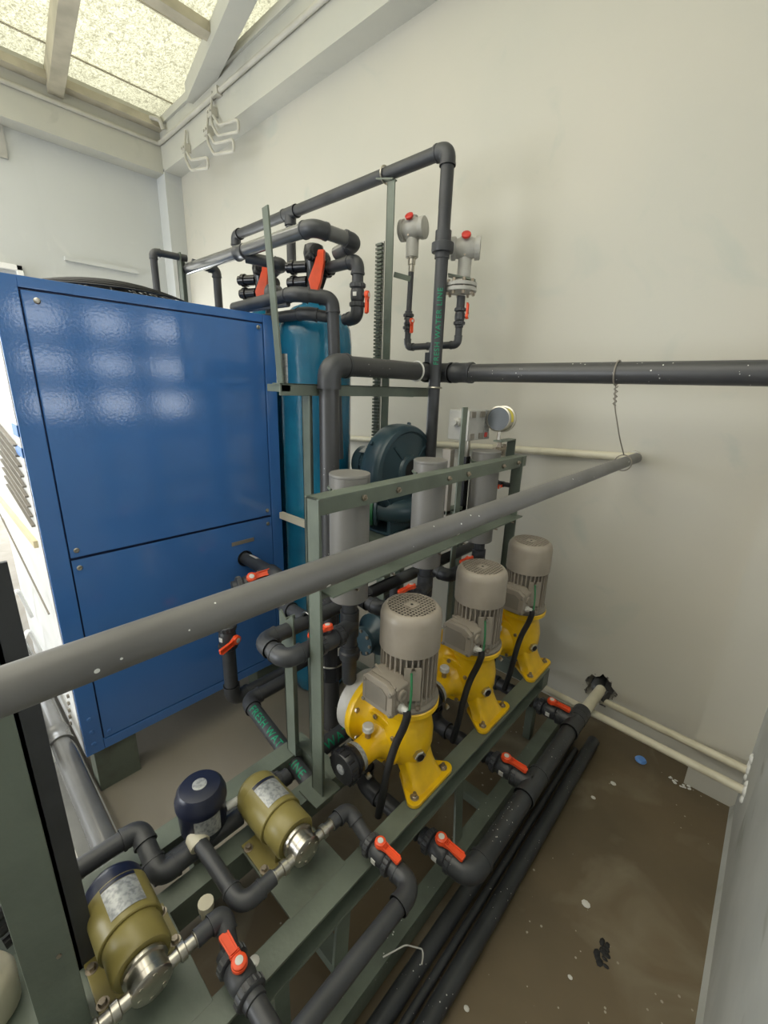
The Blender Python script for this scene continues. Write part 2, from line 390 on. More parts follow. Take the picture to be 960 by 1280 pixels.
bb = MB().box((XL-0.15, YW+0.125, 0), (XR+0.2, YW+0.2, 4.2)).obj('masonry', m_cement, wb); bb.location = -wb.location
# broken mortar round the hole
b = MB()
for i in range(40):
    t = 2*PI*i/40; rr = 1.0+random.uniform(-.10, .12); c = V((-0.408+0.074*rr*math.cos(t), YW+0.004, 0.172+0.084*rr*math.sin(t))); k = random.uniform(.004, .009)
    if c.z > 0.01: b.ball(c, k*1.3, k*0.6, k, 7, 4)
o = b.obj('mortar_rim', m_cement, wb, smooth=60); o.location = -wb.location; o['kind'] = 'stuff'
# left wall with assumed door opening low towards the camera side; window opening assumed too
slab('wall_left', (XL-0.2, 1.02, 0), (XL, YW, 0.9), m_walll)
slab('wall_left', (XL-0.2, 1.02, 2.0), (XL, YW, 4.2), m_walll)
slab('wall_left', (XL-0.2, 1.80, 0.9), (XL, YW, 2.0), m_walll)
slab('wall_left', (XL-0.2, 1.02, 0.9), (XL, 1.20, 2.0), m_walll)
slab('wall_left', (XL-0.2, YB, 2.35), (XL, 1.02, 4.2), m_walll)
slab('wall_left', (XL-0.2, YB, 0), (XL, -0.9, 2.35), m_walll)
# right wall with a three-by-three window in it, assumed from reflections on the chiller
wy0, wy1, wz0, wz1 = 0.48, 1.62, 1.31, 2.09
slab('wall_right', (XR, YB, 0), (XR+0.2, wy0, 4.2), m_wallr)
slab('wall_right', (XR, wy1, 0), (XR+0.2, YW, 4.2), m_wallr)
slab('wall_right', (XR, wy0, 0), (XR+0.2, wy1, wz0), m_wallr)
slab('wall_right', (XR, wy0, wz1), (XR+0.2, wy1, 4.2), m_wallr)
win = MB().box((XR+0.06, wy0, wz0), (XR+0.12, wy0+0.05, wz1)).box((XR+0.06, wy1-0.05, wz0), (XR+0.12, wy1, wz1)).box((XR+0.06, wy0, wz0), (XR+0.12, wy1, wz0+0.04)).box((XR+0.06, wy0, wz1-0.04), (XR+0.12, wy1, wz1))
for k in (1, 2):
    y = wy0+(wy1-wy0)*k/3; z = wz0+(wz1-wz0)*k/3
    win.box((XR+0.05, y-0.07, wz0), (XR+0.13, y+0.07, wz1)); win.box((XR+0.05, wy0, z-0.075), (XR+0.13, wy1, z+0.075))
struct(win.obj('window_1', m_white, smooth=0))
# wall behind the camera; its unseen doorway is added to light the chiller's side
slab('wall_front', (-1.9, YB-0.2, 0), (XR+0.2, YB, 4.2), m_walll)
slab('wall_front', (XL-0.2, YB-0.2, 0), (-4.6, YB, 4.2), m_walll)
slab('wall_front', (-4.6, YB-0.2, 2.5), (-1.9, YB, 4.2), m_walll)
# corner column, ring beams and their plaster
slab('trim_1', (0.0, 1.972, 0), (XR, YW, 4.0), m_wall)           # column in the right corner
slab('trim_2', (-4.75, 1.95, 0), (-4.57, YW, 3.42), m_walll)     # pilaster in the left corner
slab('trim_3', (XL, 1.95, 3.40), (XR, YW, 3.74), m_beam)         # ring beam on the big wall
slab('trim_4', (XL, YB, 3.385), (-4.59, 1.95, 3.69), m_beam)     # ring beam on the left wall
slab('trim_5', (XL-0.02, YB, 3.69), (-4.50, 1.96, 3.745), m_timber)   # eaves board
slab('trim_6', (XL, 1.93, 3.72), (XR, 2.1, 3.775), m_beam)       # plate along the top of the big wall
# roof: translucent sheets on rafters and purlins
roof = struct(MB().box((XL-0.3, YB, 3.81), (XR+0.3, YW+0.2, 3.815)).obj('ceiling', m_roof, smooth=0))
for i, x in enumerate((-4.3, -3.42, -2.54, -1.66, -0.78)):
    MB().box((x-0.006, YB, 3.803), (x+0.006, YW, 3.822)).obj('sheet_joint', m_timber, roof, smooth=0).location = -roof.location
def trim(n, b, m=m_timber): struct(b.obj('trim_%d' % n, m, bev=0.004, smooth=30))
trim(7, MB().bar((-4.62, 1.20, 3.725), (-3.1, 1.0, 3.75), 0.10, 0.16))
trim(8, MB().bar((-3.93, 1.965, 3.74), (-2.6, 1.70, 3.77), 0.13, 0.12), m_beam)
trim(9, MB().bar((-3.28, 1.93, 3.775), (-3.24, -1.0, 3.775), 0.09, 0.06))
trim(10, MB().bar((-1.9, 1.93, 3.775), (-1.9, -4.0, 3.775), 0.09, 0.06))
trim(11, MB().bar((-4.62, -0.6, 3.74), (0.1, -0.6, 3.79), 0.10, 0.16))
trim(12, MB().box((-4.60, YB, 3.74), (-4.575, 1.95, 3.81)), m_beam)
b = MB().prism([(0.006, 0), (0.02, 0), (0.02, 0.03)], (XR-0.018, YB, 0), (1, 0, 0), (0, 0, 1), (0, 1, 0), 1.97-YB); struct(b.obj('baseboard_right', m_wallr))
slab('trim_13', (XL, YB, 0), (-1.12, 0.228, 0.035), mat('grey_plinth', (0.20, 0.20, 0.19), 0.7, var=0.3, vscale=5, bump=0.4, bscale=30))
# window with a light frame on the left wall and the ledge beside it
f = MB().box((-4.75, 0.30, 2.40), (-4.70, 0.82, 2.44)).box((-4.75, 0.78, 2.05), (-4.70, 0.82, 2.44)).box((-4.75, 0.3, 2.05), (-4.70, 0.34, 2.44))
struct(f.obj('window_2', m_film, bev=0.004))
f = MB()
for a_, b_ in (((1.20, 0.9), (1.24, 2.0)), ((1.76, 0.9), (1.80, 2.0)), ((1.20, 0.9), (1.80, 0.94)), ((1.20, 1.96), (1.80, 2.0)), ((1.48, 0.9), (1.52, 2.0))): f.box((-4.86, a_[0], a_[1]), (-4.81, b_[0], b_[1]))
struct(f.obj('window_assumed', m_film))  # frame of the assumed window, unseen behind the chiller, added for its light
o = MB().box((-4.75, 1.12, 2.545), (-4.715, 1.69, 2.575)).obj('wall_ledge', m_walll); tag(o, 'thin pale ledge high on the left wall above the blue cabinet', 'ledge')
o = MB().prism([(0, 0), (0.16, 0), (0.16, 0.22), (0, 0.22)], (-4.75, 0.70, 3.17), (0, 1, 0), (0, 0, 1), (1, 0, 0), 0.02).obj('wall_plate', m_trans); tag(o, 'small grey plate on the left wall at the frame edge', 'plate')

# outside assumed beyond the left door opening
slab('ground', (-14, -9, -0.12), (XL-0.2, 9, -0.02), mat('bright_paving', (0.72, 0.69, 0.60), 0.7, var=0.15, vscale=1.5))
slab('outside_wall', (-9.5, -5, 0), (-9.2, 6, 2.4), mat('outside_render', (0.85, 0.82, 0.74), 0.7, var=0.1, vscale=1))

# ------------------------------------------------------------------ conduits and brackets in the upper corner
def simple_tube(name, label, cat, pts, r, m, bend=0.05, seg=10, group=None):
    o = MB().tube(pts, r, seg, bend).obj(name, m); tag(o, label, cat, group); return o
co_ = simple_tube('conduit', 'white painted conduit running round the corner under the roof plates', 'conduit',
    [(-4.575, -1.5, 3.60), (-4.575, 1.93, 3.60), (-2.0, 1.93, 3.60), (0.0, 1.93, 3.60)], 0.017, m_conduit, 0.03)
for x in (-3.5, -2.15): MB().box((x-0.03, 1.905, 3.575), (x+0.03, 1.952, 3.625)).obj('clip', m_conduit, co_, bev=0.004).location = -co_.location
def wall_bracket(x, label, z, k=1.0):
    o = root('cable_bracket', label, 'bracket', (x, 1.93, z), group='bent steel brackets under the roof')
    MB().tube([(0, 0, 0.16), (0, -0.02, 0.03), (0.0, -0.02, -0.04), (0.08*k, -0.02, -0.14), (0.37*k, -0.02, -0.20), (0.37*k, -0.02, -0.13), (0.10*k, -0.02, -0.08), (0.03, -0.02, 0.0)], 0.010, 8, 0.03).obj('arm', m_conduit, o)
    MB().box((-0.03, -0.035, 0.0), (0.03, 0.02, 0.06)).obj('clamp', m_conduit, o, bev=0.006)
    for s in (-1, 1): MB().hexa((s*0.018, -0.035, 0.03), (0, -1, 0), 0.009, 0.01).obj('bolt', m_conduit, o)
wall_bracket(-4.05, 'bent steel bracket nearest the corner of the two walls', 3.38)
wall_bracket(-3.66, 'middle one of the three bent steel brackets on the beam', 3.38)
wall_bracket(-3.58, 'bent steel bracket farthest from the corner, set highest', 3.47)
o = root('cable_elbow', 'pale cable ends clamped in the corner beneath the roof sheet', 'cable', (-4.5, 1.9, 3.72))
MB().tube([(-0.06, -0.05, 0), (0.0, -0.05, 0.02), (0.06, 0.0, 0.0), (0.06, 0.02, -0.06)], 0.018, 8, 0.02).obj('cable', m_conduit, o)
MB().box((-0.09, -0.08, -0.02), (-0.03, -0.02, 0.03)).obj('clamp', m_conduit, o, bev=0.006)

# ------------------------------------------------------------------ blue chiller
def chiller():
    x, y0, y1, z0, z1, D = -1.70, 0.215, 1.133, 0.20, 1.878, 1.0
    o = root('chiller', 'large blue sheet metal chiller cabinet with a fan grille on top', 'chiller', (x-D/2, (y0+y1)/2, 0)); O = o.location
    P = lambda: LMB(O)
    ya, yb, zs = y0+0.066, 1.073, 1.0
    P().box((x-D, y0+0.02, z0+0.02), (x-0.012, y1, z1-0.004)).obj('body', m_blued, o)
    # front frame: posts, top and bottom rail
    P().box((x-0.03, y0, z0), (x, ya-0.004, z1)).obj('corner_post', m_blue, o, bev=0.004)
    P().box((x-0.03, yb+0.004, z0), (x, y1, z1)).obj('corner_post', m_blue, o, bev=0.004)
    P().box((x-0.03, ya-0.004, 1.846), (x, yb+0.004, z1)).obj('top_rail', m_blue, o, bev=0.003)
    P().box((x-0.03, ya-0.004, z0), (x, yb+0.004, 0.243)).obj('bottom_rail', m_blue, o, bev=0.003)
    P().box((x-D, y0+0.01, z1-0.03), (x-0.002, y1+0.002, z1)).obj('lid', m_blue, o, bev=0.003)
    # panels
    p = P().box((x-0.02, ya, zs+0.004), (x-0.001, yb, 1.841)).obj('upper_panel', m_blue, o, bev=0.004)
    # lower panel with a round pipe hole
    lp = P(); holed_panel(lp, lambda u, v, d: V((x-0.001-0.019*d, u, v)), lambda t: (0.034, 0.034), (ya, yb, 0.248, zs-0.004), (0.925, 0.825))
    lp.obj('lower_panel', m_blue, o, smooth=0)
    for (sy, sz) in ((ya+0.035, 1.815), (yb-0.02, 1.825), (ya+0.02, zs+0.03), (yb-0.02, zs+0.03), (ya+0.02, zs-0.035), (yb-0.02, zs-0.035), (ya+0.02, 0.27), (y0+0.03, 0.36), (y0+0.03, 0.30), (y0+0.03, 0.245)):
        P().lathe((x-0.001, sy, sz), (1, 0, 0), [(0.009, 0), (0.009, 0.002), (0.006, 0.004), (0.002, 0.0035)], 12).obj('screw', m_steel if sz > 0.4 else m_blue, o)
    P().box((x-0.001, 0.865, 0.898), (x+0.0015, 0.975, 0.915)).obj('dark_slot', m_motord, o, smooth=0)
    # side with fin guard
    s = P().box((x-D+0.02, y0, z0), (x-0.012, y0+0.018, z1-0.03)).obj('side_panel', m_film, o)
    P().box((x-0.13, y0-0.003, 1.355), (x-0.02, y0, 1.385)).obj('side_band', m_bband, s)
    P().box((x-0.11, y0-0.003, 1.42), (x-0.02, y0, 1.455)).obj('side_band', m_bband, s)
    P().box((x-D+0.02, y0-0.012, 1.035), (x-0.10, y0, 1.06)).obj('side_rail', m_cream, s)
    for i in range(9):
        xx = x-0.10+0.004*i; zz = 1.43-0.033*i
        P().bar((xx-0.45, y0-0.006, zz+0.02), (xx, y0-0.006, zz-0.045), 0.006, 0.010, (0, 1, 0)).obj('coil_tube', m_motord, s)
    for i in range(8):
        P().hexa((x-0.06-0.02*i, y0, 0.55-0.045*i), (0, -1, 0), 0.008, 0.008).obj('side_bolt', m_motord, s)
    # feet
    for (fx, fy) in ((x-0.06, y0+0.10), (x-0.06, y1-0.10), (x-D+0.06, y0+0.10), (x-D+0.06, y1-0.10)):
        P().box((fx-0.05, fy-0.075, 0), (fx+0.045, fy+0.075, z0)).obj('foot', m_greend, o, bev=0.004)
    # fan guard on the top
    c = V((-2.20, 0.66, z1)); R = 0.31
    g = P().lathe(c, (0, 0, 1), [(R, 0), (R+0.01, 0.01), (R+0.01, 0.03), (R-0.01, 0.03), (R-0.02, 0.0)], 40).obj('fan_ring', m_black, o)
    for k in range(9):
        rr = R*(1-k*0.1); z = 0.045+0.06*(1-(rr/R)**2)
        P().tube([c+V((rr*math.cos(2*PI*i/36), rr*math.sin(2*PI*i/36), z)) for i in range(37)], 0.004, 6, caps=False).obj('guard_ring', m_black, g)
    for k in range(24):
        t = 2*PI*k/24
        P().tube([c+V((rr*math.cos(t), rr*math.sin(t), 0.03+0.075*(1-(rr/(R))**2) if rr < R else 0.02)) for rr in (R+0.008, R*0.97, R*0.8, R*0.6, R*0.4, R*0.2, 0.02)], 0.0035, 6).obj('guard_spoke', m_black, g)
    P().cyl(c+V((0, 0, 0.0)), c+V((0, 0, 0.1)), 0.07, 20).obj('fan_hub', m_black, g)
    for k in range(3):
        t = 2*PI*k/3+0.4
        P().box(c+V((-0.02, -0.02, 0.015)), c+V((0.02, 0.02, 0.05)), Matrix.Rotation(t, 3, 'Z')).obj('guard_clip', m_black, g)
    return o
chiller()

# ------------------------------------------------------------------ skid frame
def angle_part(name, a, b, t, m, parent, O, kind):  # box part
    return LMB(O).box(a, b).obj(name, m, parent, bev=0.002)
def skid():
    o = root('pump_skid', 'green grey steel skid frame carrying the yellow and olive pumps', 'skid', (-0.9, 0.6, 0)); O = o.location
    P = lambda: LMB(O)
    z = 0.40; t = 0.008
    def channel(name, x0, x1, y0, y1, z0, z1, m):   # open to the outside: web and two flanges
        b = P(); b.box((x0, y0, z1-t), (x1, y1, z1)); b.box((x0, y0, z0), (x1, y1, z0+t)); b.box((x0+0.012, y0+0.001, z0+0.002), (x0+0.012+t, y1-0.001, z1-0.002)); b.obj(name, m, o, bev=0.0015)
    channel('side_beam', -0.611, -0.553, -1.4, 1.755, z-0.085, z, m_green)
    b = P(); b.box((-0.88, -1.4, z-t), (-0.82, 0.70, z)); b.box((-0.828, -1.399, z-0.085), (-0.8205, 0.699, z-0.002)); b.obj('inner_beam', m_green, o, bev=0.0015)
    b = P(); b.box((-0.825, 0.385, z-t), (-0.604, 0.557, z+0.001)); b.obj('mounting_plate', m_greend, o, bev=0.0015)
    b = P(); b.box((-0.825, -0.10, z-t), (-0.604, 0.196, z+0.001)); b.obj('mounting_plate', m_green, o, bev=0.0015)
    b = P(); b.box((-0.82, -1.0, z-t), (-0.611, -0.8, z)); b.obj('mounting_plate', m_green, o, bev=0.0015)
    P().box((-1.05, 0.70, z-0.06), (-0.82, 0.745, z)).obj('cross_beam', m_green, o, bev=0.002)
    P().box((-0.95, 1.69, z-0.085), (-0.553, 1.755, z-0.001)).obj('cross_beam', m_green, o, bev=0.002)
    P().box((-0.985, -0.10, z-0.06), (-0.88, -0.03, z-0.002)).obj('cross_beam', m_green, o, bev=0.002)
    b = P(); b.box((-1.05, -1.4, z-0.05), (-0.985, 0.70, z-0.002)); b.obj('outer_beam', m_green, o, bev=0.002)
    # far beam on the left of the fittings
    # bottom rail outboard
    b = P(); b.box((-0.545, -1.4, 0.09), (-0.492, 1.83, 0.098)); b.box((-0.500, -1.399, 0.02), (-0.4925, 1.829, 0.096)); b.obj('bottom_rail', m_greens, o, bev=0.0015)
    P().box((-1.05, -1.4, 0.05), (-1.0, 1.83, 0.10)).obj('bottom_rail', m_greens, o, bev=0.002)
    for y in (-0.7, 0.32, 1.72):
        P().box((-0.62, y, 0.0), (-0.585, y+0.04, z-0.085)).obj('leg', m_green, o, bev=0.002)
        P().box((-1.05, y, 0.0), (-1.005, y+0.04, z-0.05)).obj('leg', m_green, o, bev=0.002)
    for y in (0.50, 1.05):
        P().bar((-0.60, y+0.05, 0.31), (-0.53, y-0.04, 0.10), 0.05, 0.008, (1, 0, 0)).obj('gusset', m_green, o)
    for y in (0.5, 1.2):
        P().box((-1.0, y, 0.05), (-0.5, y+0.05, 0.088)).obj('tie_bar', m_green, o, bev=0.002)
    P().lathe((-0.60, 0.285, z), (0, 0, 1), [(0.012, 0), (0.010, 0.0015), (0.002, 0.002)], 14).obj('paint_blob', m_white, o)
    return o
skid()
def post_frame():
    o = root('cylinder_frame', 'green angle steel frame holding the three grey cylinders', 'frame', (-0.805, 1.2, 0.40)); O = o.location
    P = lambda: LMB(O); z = 0.401; zt = 1.335
    for y, s in ((0.63, 1), (1.735, 1)):
        b = P(); b.box((-0.84, y, z), (-0.833, y+0.045, zt)); b.box((-0.84, y, z), (-0.790, y+0.007, zt)); b.obj('post', m_green, o, bev=0.002)
    b = P(); b.box((-0.845, 0.63, zt-0.006), (-0.795, 1.78, zt)); b.box((-0.801, 0.631, zt-0.045), (-0.7955, 1.779, zt-0.002)); b.obj('top_rail', m_green, o, bev=0.002)
    b = P(); b.box((-0.840, 0.66, 1.066), (-0.772, 1.76, 1.072)); b.box((-0.8395, 0.661, 1.035), (-0.834, 1.759, 1.070)); b.obj('lower_rail', m_green, o, bev=0.002)
    for y in (0.79, 0.93, 1.19, 1.31, 1.57, 1.70):
        P().cyl((-0.80, y, zt-0.022), (-0.783, y, zt-0.022), 0.004, 8).obj('clamp_bolt', m_zinc, o)
        P().hexa((-0.795, y, zt-0.022), (1, 0, 0), 0.009, 0.007).obj('nut', m_zinc, o)
    for y in (0.75, 0.90, 1.14, 1.29, 1.53, 1.67):
        P().cyl((-0.80, y, 1.060), (-0.77, y-0.0, 1.060), 0.003, 8).obj('clamp_end', m_zinc, o)
    P().box((-0.86, 0.595, z-0.001), (-0.775, 0.69, z+0.006)).obj('base_plate', m_green, o, bev=0.002)
    P().box((-0.86, 1.72, z-0.001), (-0.775, 1.80, z+0.006)).obj('base_plate', m_green, o, bev=0.002)
    return o
post_frame()
# grey cylinders (pulsation dampers) with their black down pipes
side = ['nearest the front post', 'middle one of three', 'farthest from the front post']
for i, y in enumerate((0.835, 1.225, 1.615)):
    o = root('damper_cylinder', 'light grey capped plastic cylinder clamped to green frame, '+side[i], 'cylinder', (-0.90, y, 0.66), group='grey cylinders in the frame')
    MB().lathe((0, 0, 0.30), (0, 0, 1), [(0.057, 0), (0.060, 0.003), (0.060, 0.385), (0.060, 0.39)], 36).obj('cylinder_body', m_pvcg, o)
    MB().lathe((0, 0, 0.689), (0, 0, 1), [(0.0598, 0), (0.0605, 0.001), (0.0605, 0.008), (0.0590, 0.010)], 36).obj('cap', m_pvcg, o)
    MB().cyl((0.015, -0.01, 0.08), (0.015, -0.01, 0.30), 0.024, 20).obj('down_pipe', m_pvc, o)
    MB().lathe((0.015, -0.01, 0.0), (0, 0, 1), [(0.020, 0), (0.024, 0.01), (0.025, 0.09), (0.032, 0.092), (0.034, 0.10), (0.034, 0.118), (0.028, 0.122), (0.028, 0.14)], 20).obj('union_nut', m_pvc, o)
    MB().tube([(0.062*math.cos(t), 0.062*math.sin(t), 0.655) for t in [k*PI/18-PI/2 for k in range(36)]], 0.004, 6).obj('clamp_band', m_green, o)

# ------------------------------------------------------------------ yellow pumps
def pump():
    o = root('metering_pump', '', 'pump', (-0.69, 0.89, 0.401)); P = MB
    # local coordinates: origin under the body centre on the beam. body centre z = .16
    # foot
    n = 28; pl = []
    def rr(cx, cy, r, a0, a1, k=6): return [(cx+r*math.cos(a0+(a1-a0)*i/k), cy+r*math.sin(a0+(a1-a0)*i/k)) for i in range(k+1)]
    pl = rr(0.105, -0.075, 0.024, -PI*0.6, 0.0)+rr(0.105, 0.085, 0.024, 0, PI*0.6)+rr(0.03, 0.035, 0.02, PI*0.6, PI)+rr(0.03, -0.025, 0.02, PI, PI*1.4)
    P().prism(pl, (0, 0, 0), (1, 0, 0), (0, 1, 0), (0, 0, 1), 0.013).obj('foot_flange', m_yel, o, bev=0.003)
    b = P(); R = []
    for k in range(9):
        t = k/8; cx = 0.082*(1-t)+0.01*t; hw = 0.052+0.012*t*t+0.018*(1-t)**3; hx = 0.020+0.028*t+0.014*(1-t)**3
        zz = 0.010+0.115*t
        R.append([V((cx+hx*max(-1, min(1, 1.25*math.cos(2*PI*j/24))), hw*max(-1, min(1, 1.25*math.sin(2*PI*j/24))), zz)) for j in range(24)])
    b.rings(R).obj('foot_web', m_yel, o)
    # body and top flange
    b = P(); b.lathe((0, 0, 0.055), (0, 0, 1), [(0.030, -0.005), (0.058, 0.010), (0.078, 0.035), (0.088, 0.075), (0.088, 0.12), (0.080, 0.16), (0.074, 0.185), (0.078, 0.20), (0.095, 0.212), (0.099, 0.216), (0.099, 0.230), (0.096, 0.233)], 40).obj('gear_housing', m_yel, o)
    b = P()
    b.lathe((-0.045, -0.02, 0.140), (0, -1, 0), [(0.080, -0.05), (0.086, 0.030), (0.091, 0.040), (0.091, 0.054), (0.086, 0.060), (0.06, 0.062)], 36).obj('side_cover', m_yel, o)
    b = P(); b.lathe((-0.045, -0.075, 0.135), (0, -1, 0), [(0.070, 0), (0.060, 0.012), (0.045, 0.03), (0.040, 0.05), (0.040, 0.088), (0.043, 0.092)], 28).obj('knob_neck', m_yel, o)
    for t in (0.6, 1.7, 2.8, 4.0, 5.2):
        c = V((-0.045+0.078*math.cos(t), -0.081, 0.140+0.078*math.sin(t))); P().hexa(c, (0, -1, 0), 0.008, 0.008).obj('cover_bolt', m_zinc, o)
    # diaphragm side: bell and big flange facing -x
    b = P(); b.lathe((-0.04, -0.015, 0.165), (-1, 0, 0), [(0.075, -0.02), (0.080, 0.04), (0.092, 0.068), (0.112, 0.080), (0.116, 0.084), (0.116, 0.104), (0.113, 0.108)], 40).obj('bell_flange', m_yel, o)
    b = P(); b.lathe((-0.148, -0.015, 0.165), (-1, 0, 0), [(0.103, 0), (0.106, 0.004), (0.106, 0.046), (0.100, 0.05)], 40)
    b.cyl((-0.19, -0.015, 0.165), (-0.205, -0.015, 0.165), 0.07, 30); b.obj('diaphragm_head', m_whitem, o)
    for k in range(6):
        t = PI/6+k*PI/3; c = V((-0.120, -0.015+0.103*math.cos(t), 0.165+0.103*math.sin(t))); P().hexa(c, (1, 0, 0), 0.009, 0.010).obj('head_bolt', m_zinc, o)
    b = P(); b.cyl((-0.17, -0.03, 0.07), (-0.17, -0.03, -0.03), 0.026, 18); b.cyl((-0.17, -0.03, 0.02), (-0.17, -0.03, -0.02), 0.034, 10); b.obj('suction_union', m_black, o)
    # stroke knob
    kc = V((-0.045, -0.165, 0.135))
    P().lathe(kc, (0, -1, 0), [(0.042, 0), (0.044, 0.002), (0.044, 0.016), (0.042, 0.018)], 28).obj('scale_ring', m_plate, o)
    kb = P().lathe(kc+V((0, -0.018, 0)), (0, -1, 0), [(0.048, 0), (0.050, 0.003), (0.050, 0.016), (0.045, 0.018), (0.045, 0.024), (0.050, 0.027), (0.050, 0.048), (0.047, 0.052), (0.02, 0.052)], 24).obj('stroke_knob', m_blackg, o)
    for k in range(14):
        t = 2*PI*k/14; c = kc+V((0.050*math.cos(t), -0.057, 0.050*math.sin(t)))
        P().box(c-V((0.004, 0.010, 0.004)), c+V((0.004, 0.010, 0.004))).obj('grip', m_blackg, kb, bev=0.001)
    P().lathe(kc+V((0, -0.070, 0)), (0, -1, 0), [(0.015, 0), (0.015, 0.003), (0.012, 0.004)], 20).obj('knob_badge', m_plate, kb)
    P().hexa(kc+V((0.045, -0.008, -0.03)), (1, 0, -0.5), 0.009, 0.016).obj('lock_screw', m_steel, o)
    # breather cap on the neck
    b = P(); b.cyl((-0.045, -0.125, 0.165), (-0.045, -0.125, 0.200), 0.009, 12).obj('breather_stem', m_zinc, o)
    b = P(); b.lathe((-0.045, -0.125, 0.198), (0, 0, 1), [(0.014, 0), (0.0175, 0.003), (0.0175, 0.018), (0.014, 0.021), (0.004, 0.021)], 20).obj('breather_cap', m_white, o)
    # sight glass
    d = V((0.93, -0.37, 0)).normalized()
    b = P(); b.hexa(V((0, 0, 0.13))+d*0.082, d, 0.020, 0.018); s_ = b.obj('sight_nut', m_steel, o)
    P().lathe(V((0, 0, 0.13))+d*0.0995, d, [(0.012, 0), (0.012, 0.002), (0.006, 0.002)], 16).obj('sight_lens', m_blackg, s_)
    # motor
    z = 0.288
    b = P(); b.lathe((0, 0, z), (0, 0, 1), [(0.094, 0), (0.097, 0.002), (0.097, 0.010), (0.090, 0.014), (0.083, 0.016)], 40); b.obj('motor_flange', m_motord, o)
    for k in range(4):
        t = PI/4+k*PI/2+0.25; P().hexa((0.088*math.cos(t), 0.088*math.sin(t), z+0.010), (0, 0, 1), 0.009, 0.014).obj('flange_nut', m_zinc, o)
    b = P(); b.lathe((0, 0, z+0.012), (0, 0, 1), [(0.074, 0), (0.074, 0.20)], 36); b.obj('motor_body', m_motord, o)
    st = P()
    for k in range(32):
        t = 2*PI*k/32; c = V((math.cos(t), math.sin(t), 0))
        st.bar(c*0.078+V((0, 0, z+0.022)), c*0.078+V((0, 0, z+0.19)), 0.0045, 0.018, c)
    q = st.obj('cooling_fins', m_motor, o); q['kind'] = 'stuff'
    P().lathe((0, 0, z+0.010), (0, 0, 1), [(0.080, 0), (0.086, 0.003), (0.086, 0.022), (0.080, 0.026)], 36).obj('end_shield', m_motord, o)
    # cowl with grille
    zc = z+0.180
    b = P(); b.lathe((0, 0, zc), (0, 0, 1), [(0.088, 0), (0.091, 0.001), (0.091, 0.098), (0.088, 0.112), (0.080, 0.123), (0.073, 0.127), (0.071, 0.127), (0.071, 0.118)], 48, caps=False); cw = b.obj('fan_cowl', m_motor, o)
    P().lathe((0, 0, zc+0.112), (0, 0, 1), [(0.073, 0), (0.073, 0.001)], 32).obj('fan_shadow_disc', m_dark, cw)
    g = P(); pitch = 0.0112
    for i in range(-6, 7):
        c = i*pitch; h = math.sqrt(max(0, 0.0715**2-c*c))
        if h > 0.01:
            g.box((c-0.0014, -h, zc+0.1235), (c+0.0014, h, zc+0.1262)); g.box((-h, c-0.0014, zc+0.1232), (h, c+0.0014, zc+0.1259))
    g.box((-0.017, -0.017, zc+0.123), (0.017, 0.017, zc+0.1266))
    g.obj('fan_grille', m_motor, cw)
    P().lathe((0, 0, zc+0.1266), (0, 0, 1), [(0.0045, 0), (0.0045, 0.0006)], 8).obj('centre_hole', m_dark, cw)
    # terminal box on the front of the motor
    t0 = z+0.028
    tb = P(); R = []
    prof = [(-0.058, 0.0), (0.058, 0.0), (0.058, 0.082), (0.03, 0.100), (-0.04, 0.100), (-0.058, 0.085)]
    tb.prism(prof, (0.002, -0.072, t0), (1, 0, 0), (0, 0, 1), (0, -1, 0), 0.052); T = tb.obj('terminal_box', m_motor, o, bev=0.004)
    lid = P().prism([(a*1.0, c) for a, c in prof], (0.002, -0.1245, t0), (1, 0, 0), (0, 0, 1), (0, -1, 0), 0.018).obj('box_lid', m_motor, T, bev=0.005)
    P().prism([(-0.045, 0.018), (0.038, 0.018), (0.038, 0.066), (0.02, 0.08), (-0.038, 0.08), (-0.045, 0.07)], (0.002, -0.143, t0), (1, 0, 0), (0, 0, 1), (0, -1, 0), 0.002).obj('lid_emboss', m_motord, T, bev=0.0008)
    P().bar((-0.045, -0.10, t0+0.103), (0.056, -0.125, t0+0.088), 0.006, 0.006).obj('lid_rib', m_motor, T)
    for a, c in ((-0.052, 0.008), (0.05, 0.008), (0.05, 0.074), (-0.048, 0.078)):
        P().lathe((0.002+a, -0.141, t0+c), (0, -1, 0), [(0.006, 0), (0.006, 0.005), (0.004, 0.006)], 10).obj('lid_screw', m_motord, T)
    P().lathe((0.060, -0.103, t0+0.058), (1, 0, 0), [(0.017, 0), (0.017, 0.006), (0.013, 0.008), (0.008, 0.006)], 20).obj('blank_plug', m_motor, T)
    P().lathe((0.060, -0.106, t0+0.020), (1, 0, 0), [(0.013, 0), (0.013, 0.008), (0.010, 0.009), (0.010, 0.022), (0.007, 0.026)], 8).obj('cable_gland', m_white, T)
    # name plate, junction strap and earth wire
    d = V((0.72, -0.69, 0)); P().bar(d*0.0895+V((0, 0, z+0.045)), d*0.0895+V((0, 0, z+0.155)), 0.050, 0.003, d).obj('name_plate', m_motor, o)
    P().cyl(d*0.09+V((0, 0, z+0.150)), d*0.105+V((0, 0, z+0.150)), 0.006, 10).obj('earth_screw', m_steel, o)
    P().tube([V((0.072, -0.078, z+0.15)), V((0.082, -0.086, z+0.10)), V((0.088, -0.098, z+0.055)), V((0.088, -0.106, z+0.03))], 0.0035, 8, 0.03).obj('earth_wire', m_cable, o)
    P().tube([V((0.084, -0.106, z+0.050)), V((0.088, -0.107, z+0.035)), V((0.078, -0.108, z-0.01)), V((0.058, -0.118, z-0.075)), V((0.055, -0.142, z-0.14)), V((0.050, -0.150, z-0.22)), V((0.03, -0.150, z-0.34))], 0.0115, 12, 0.04).obj('cable_hose', m_black, o)
    return o
pu = pump()
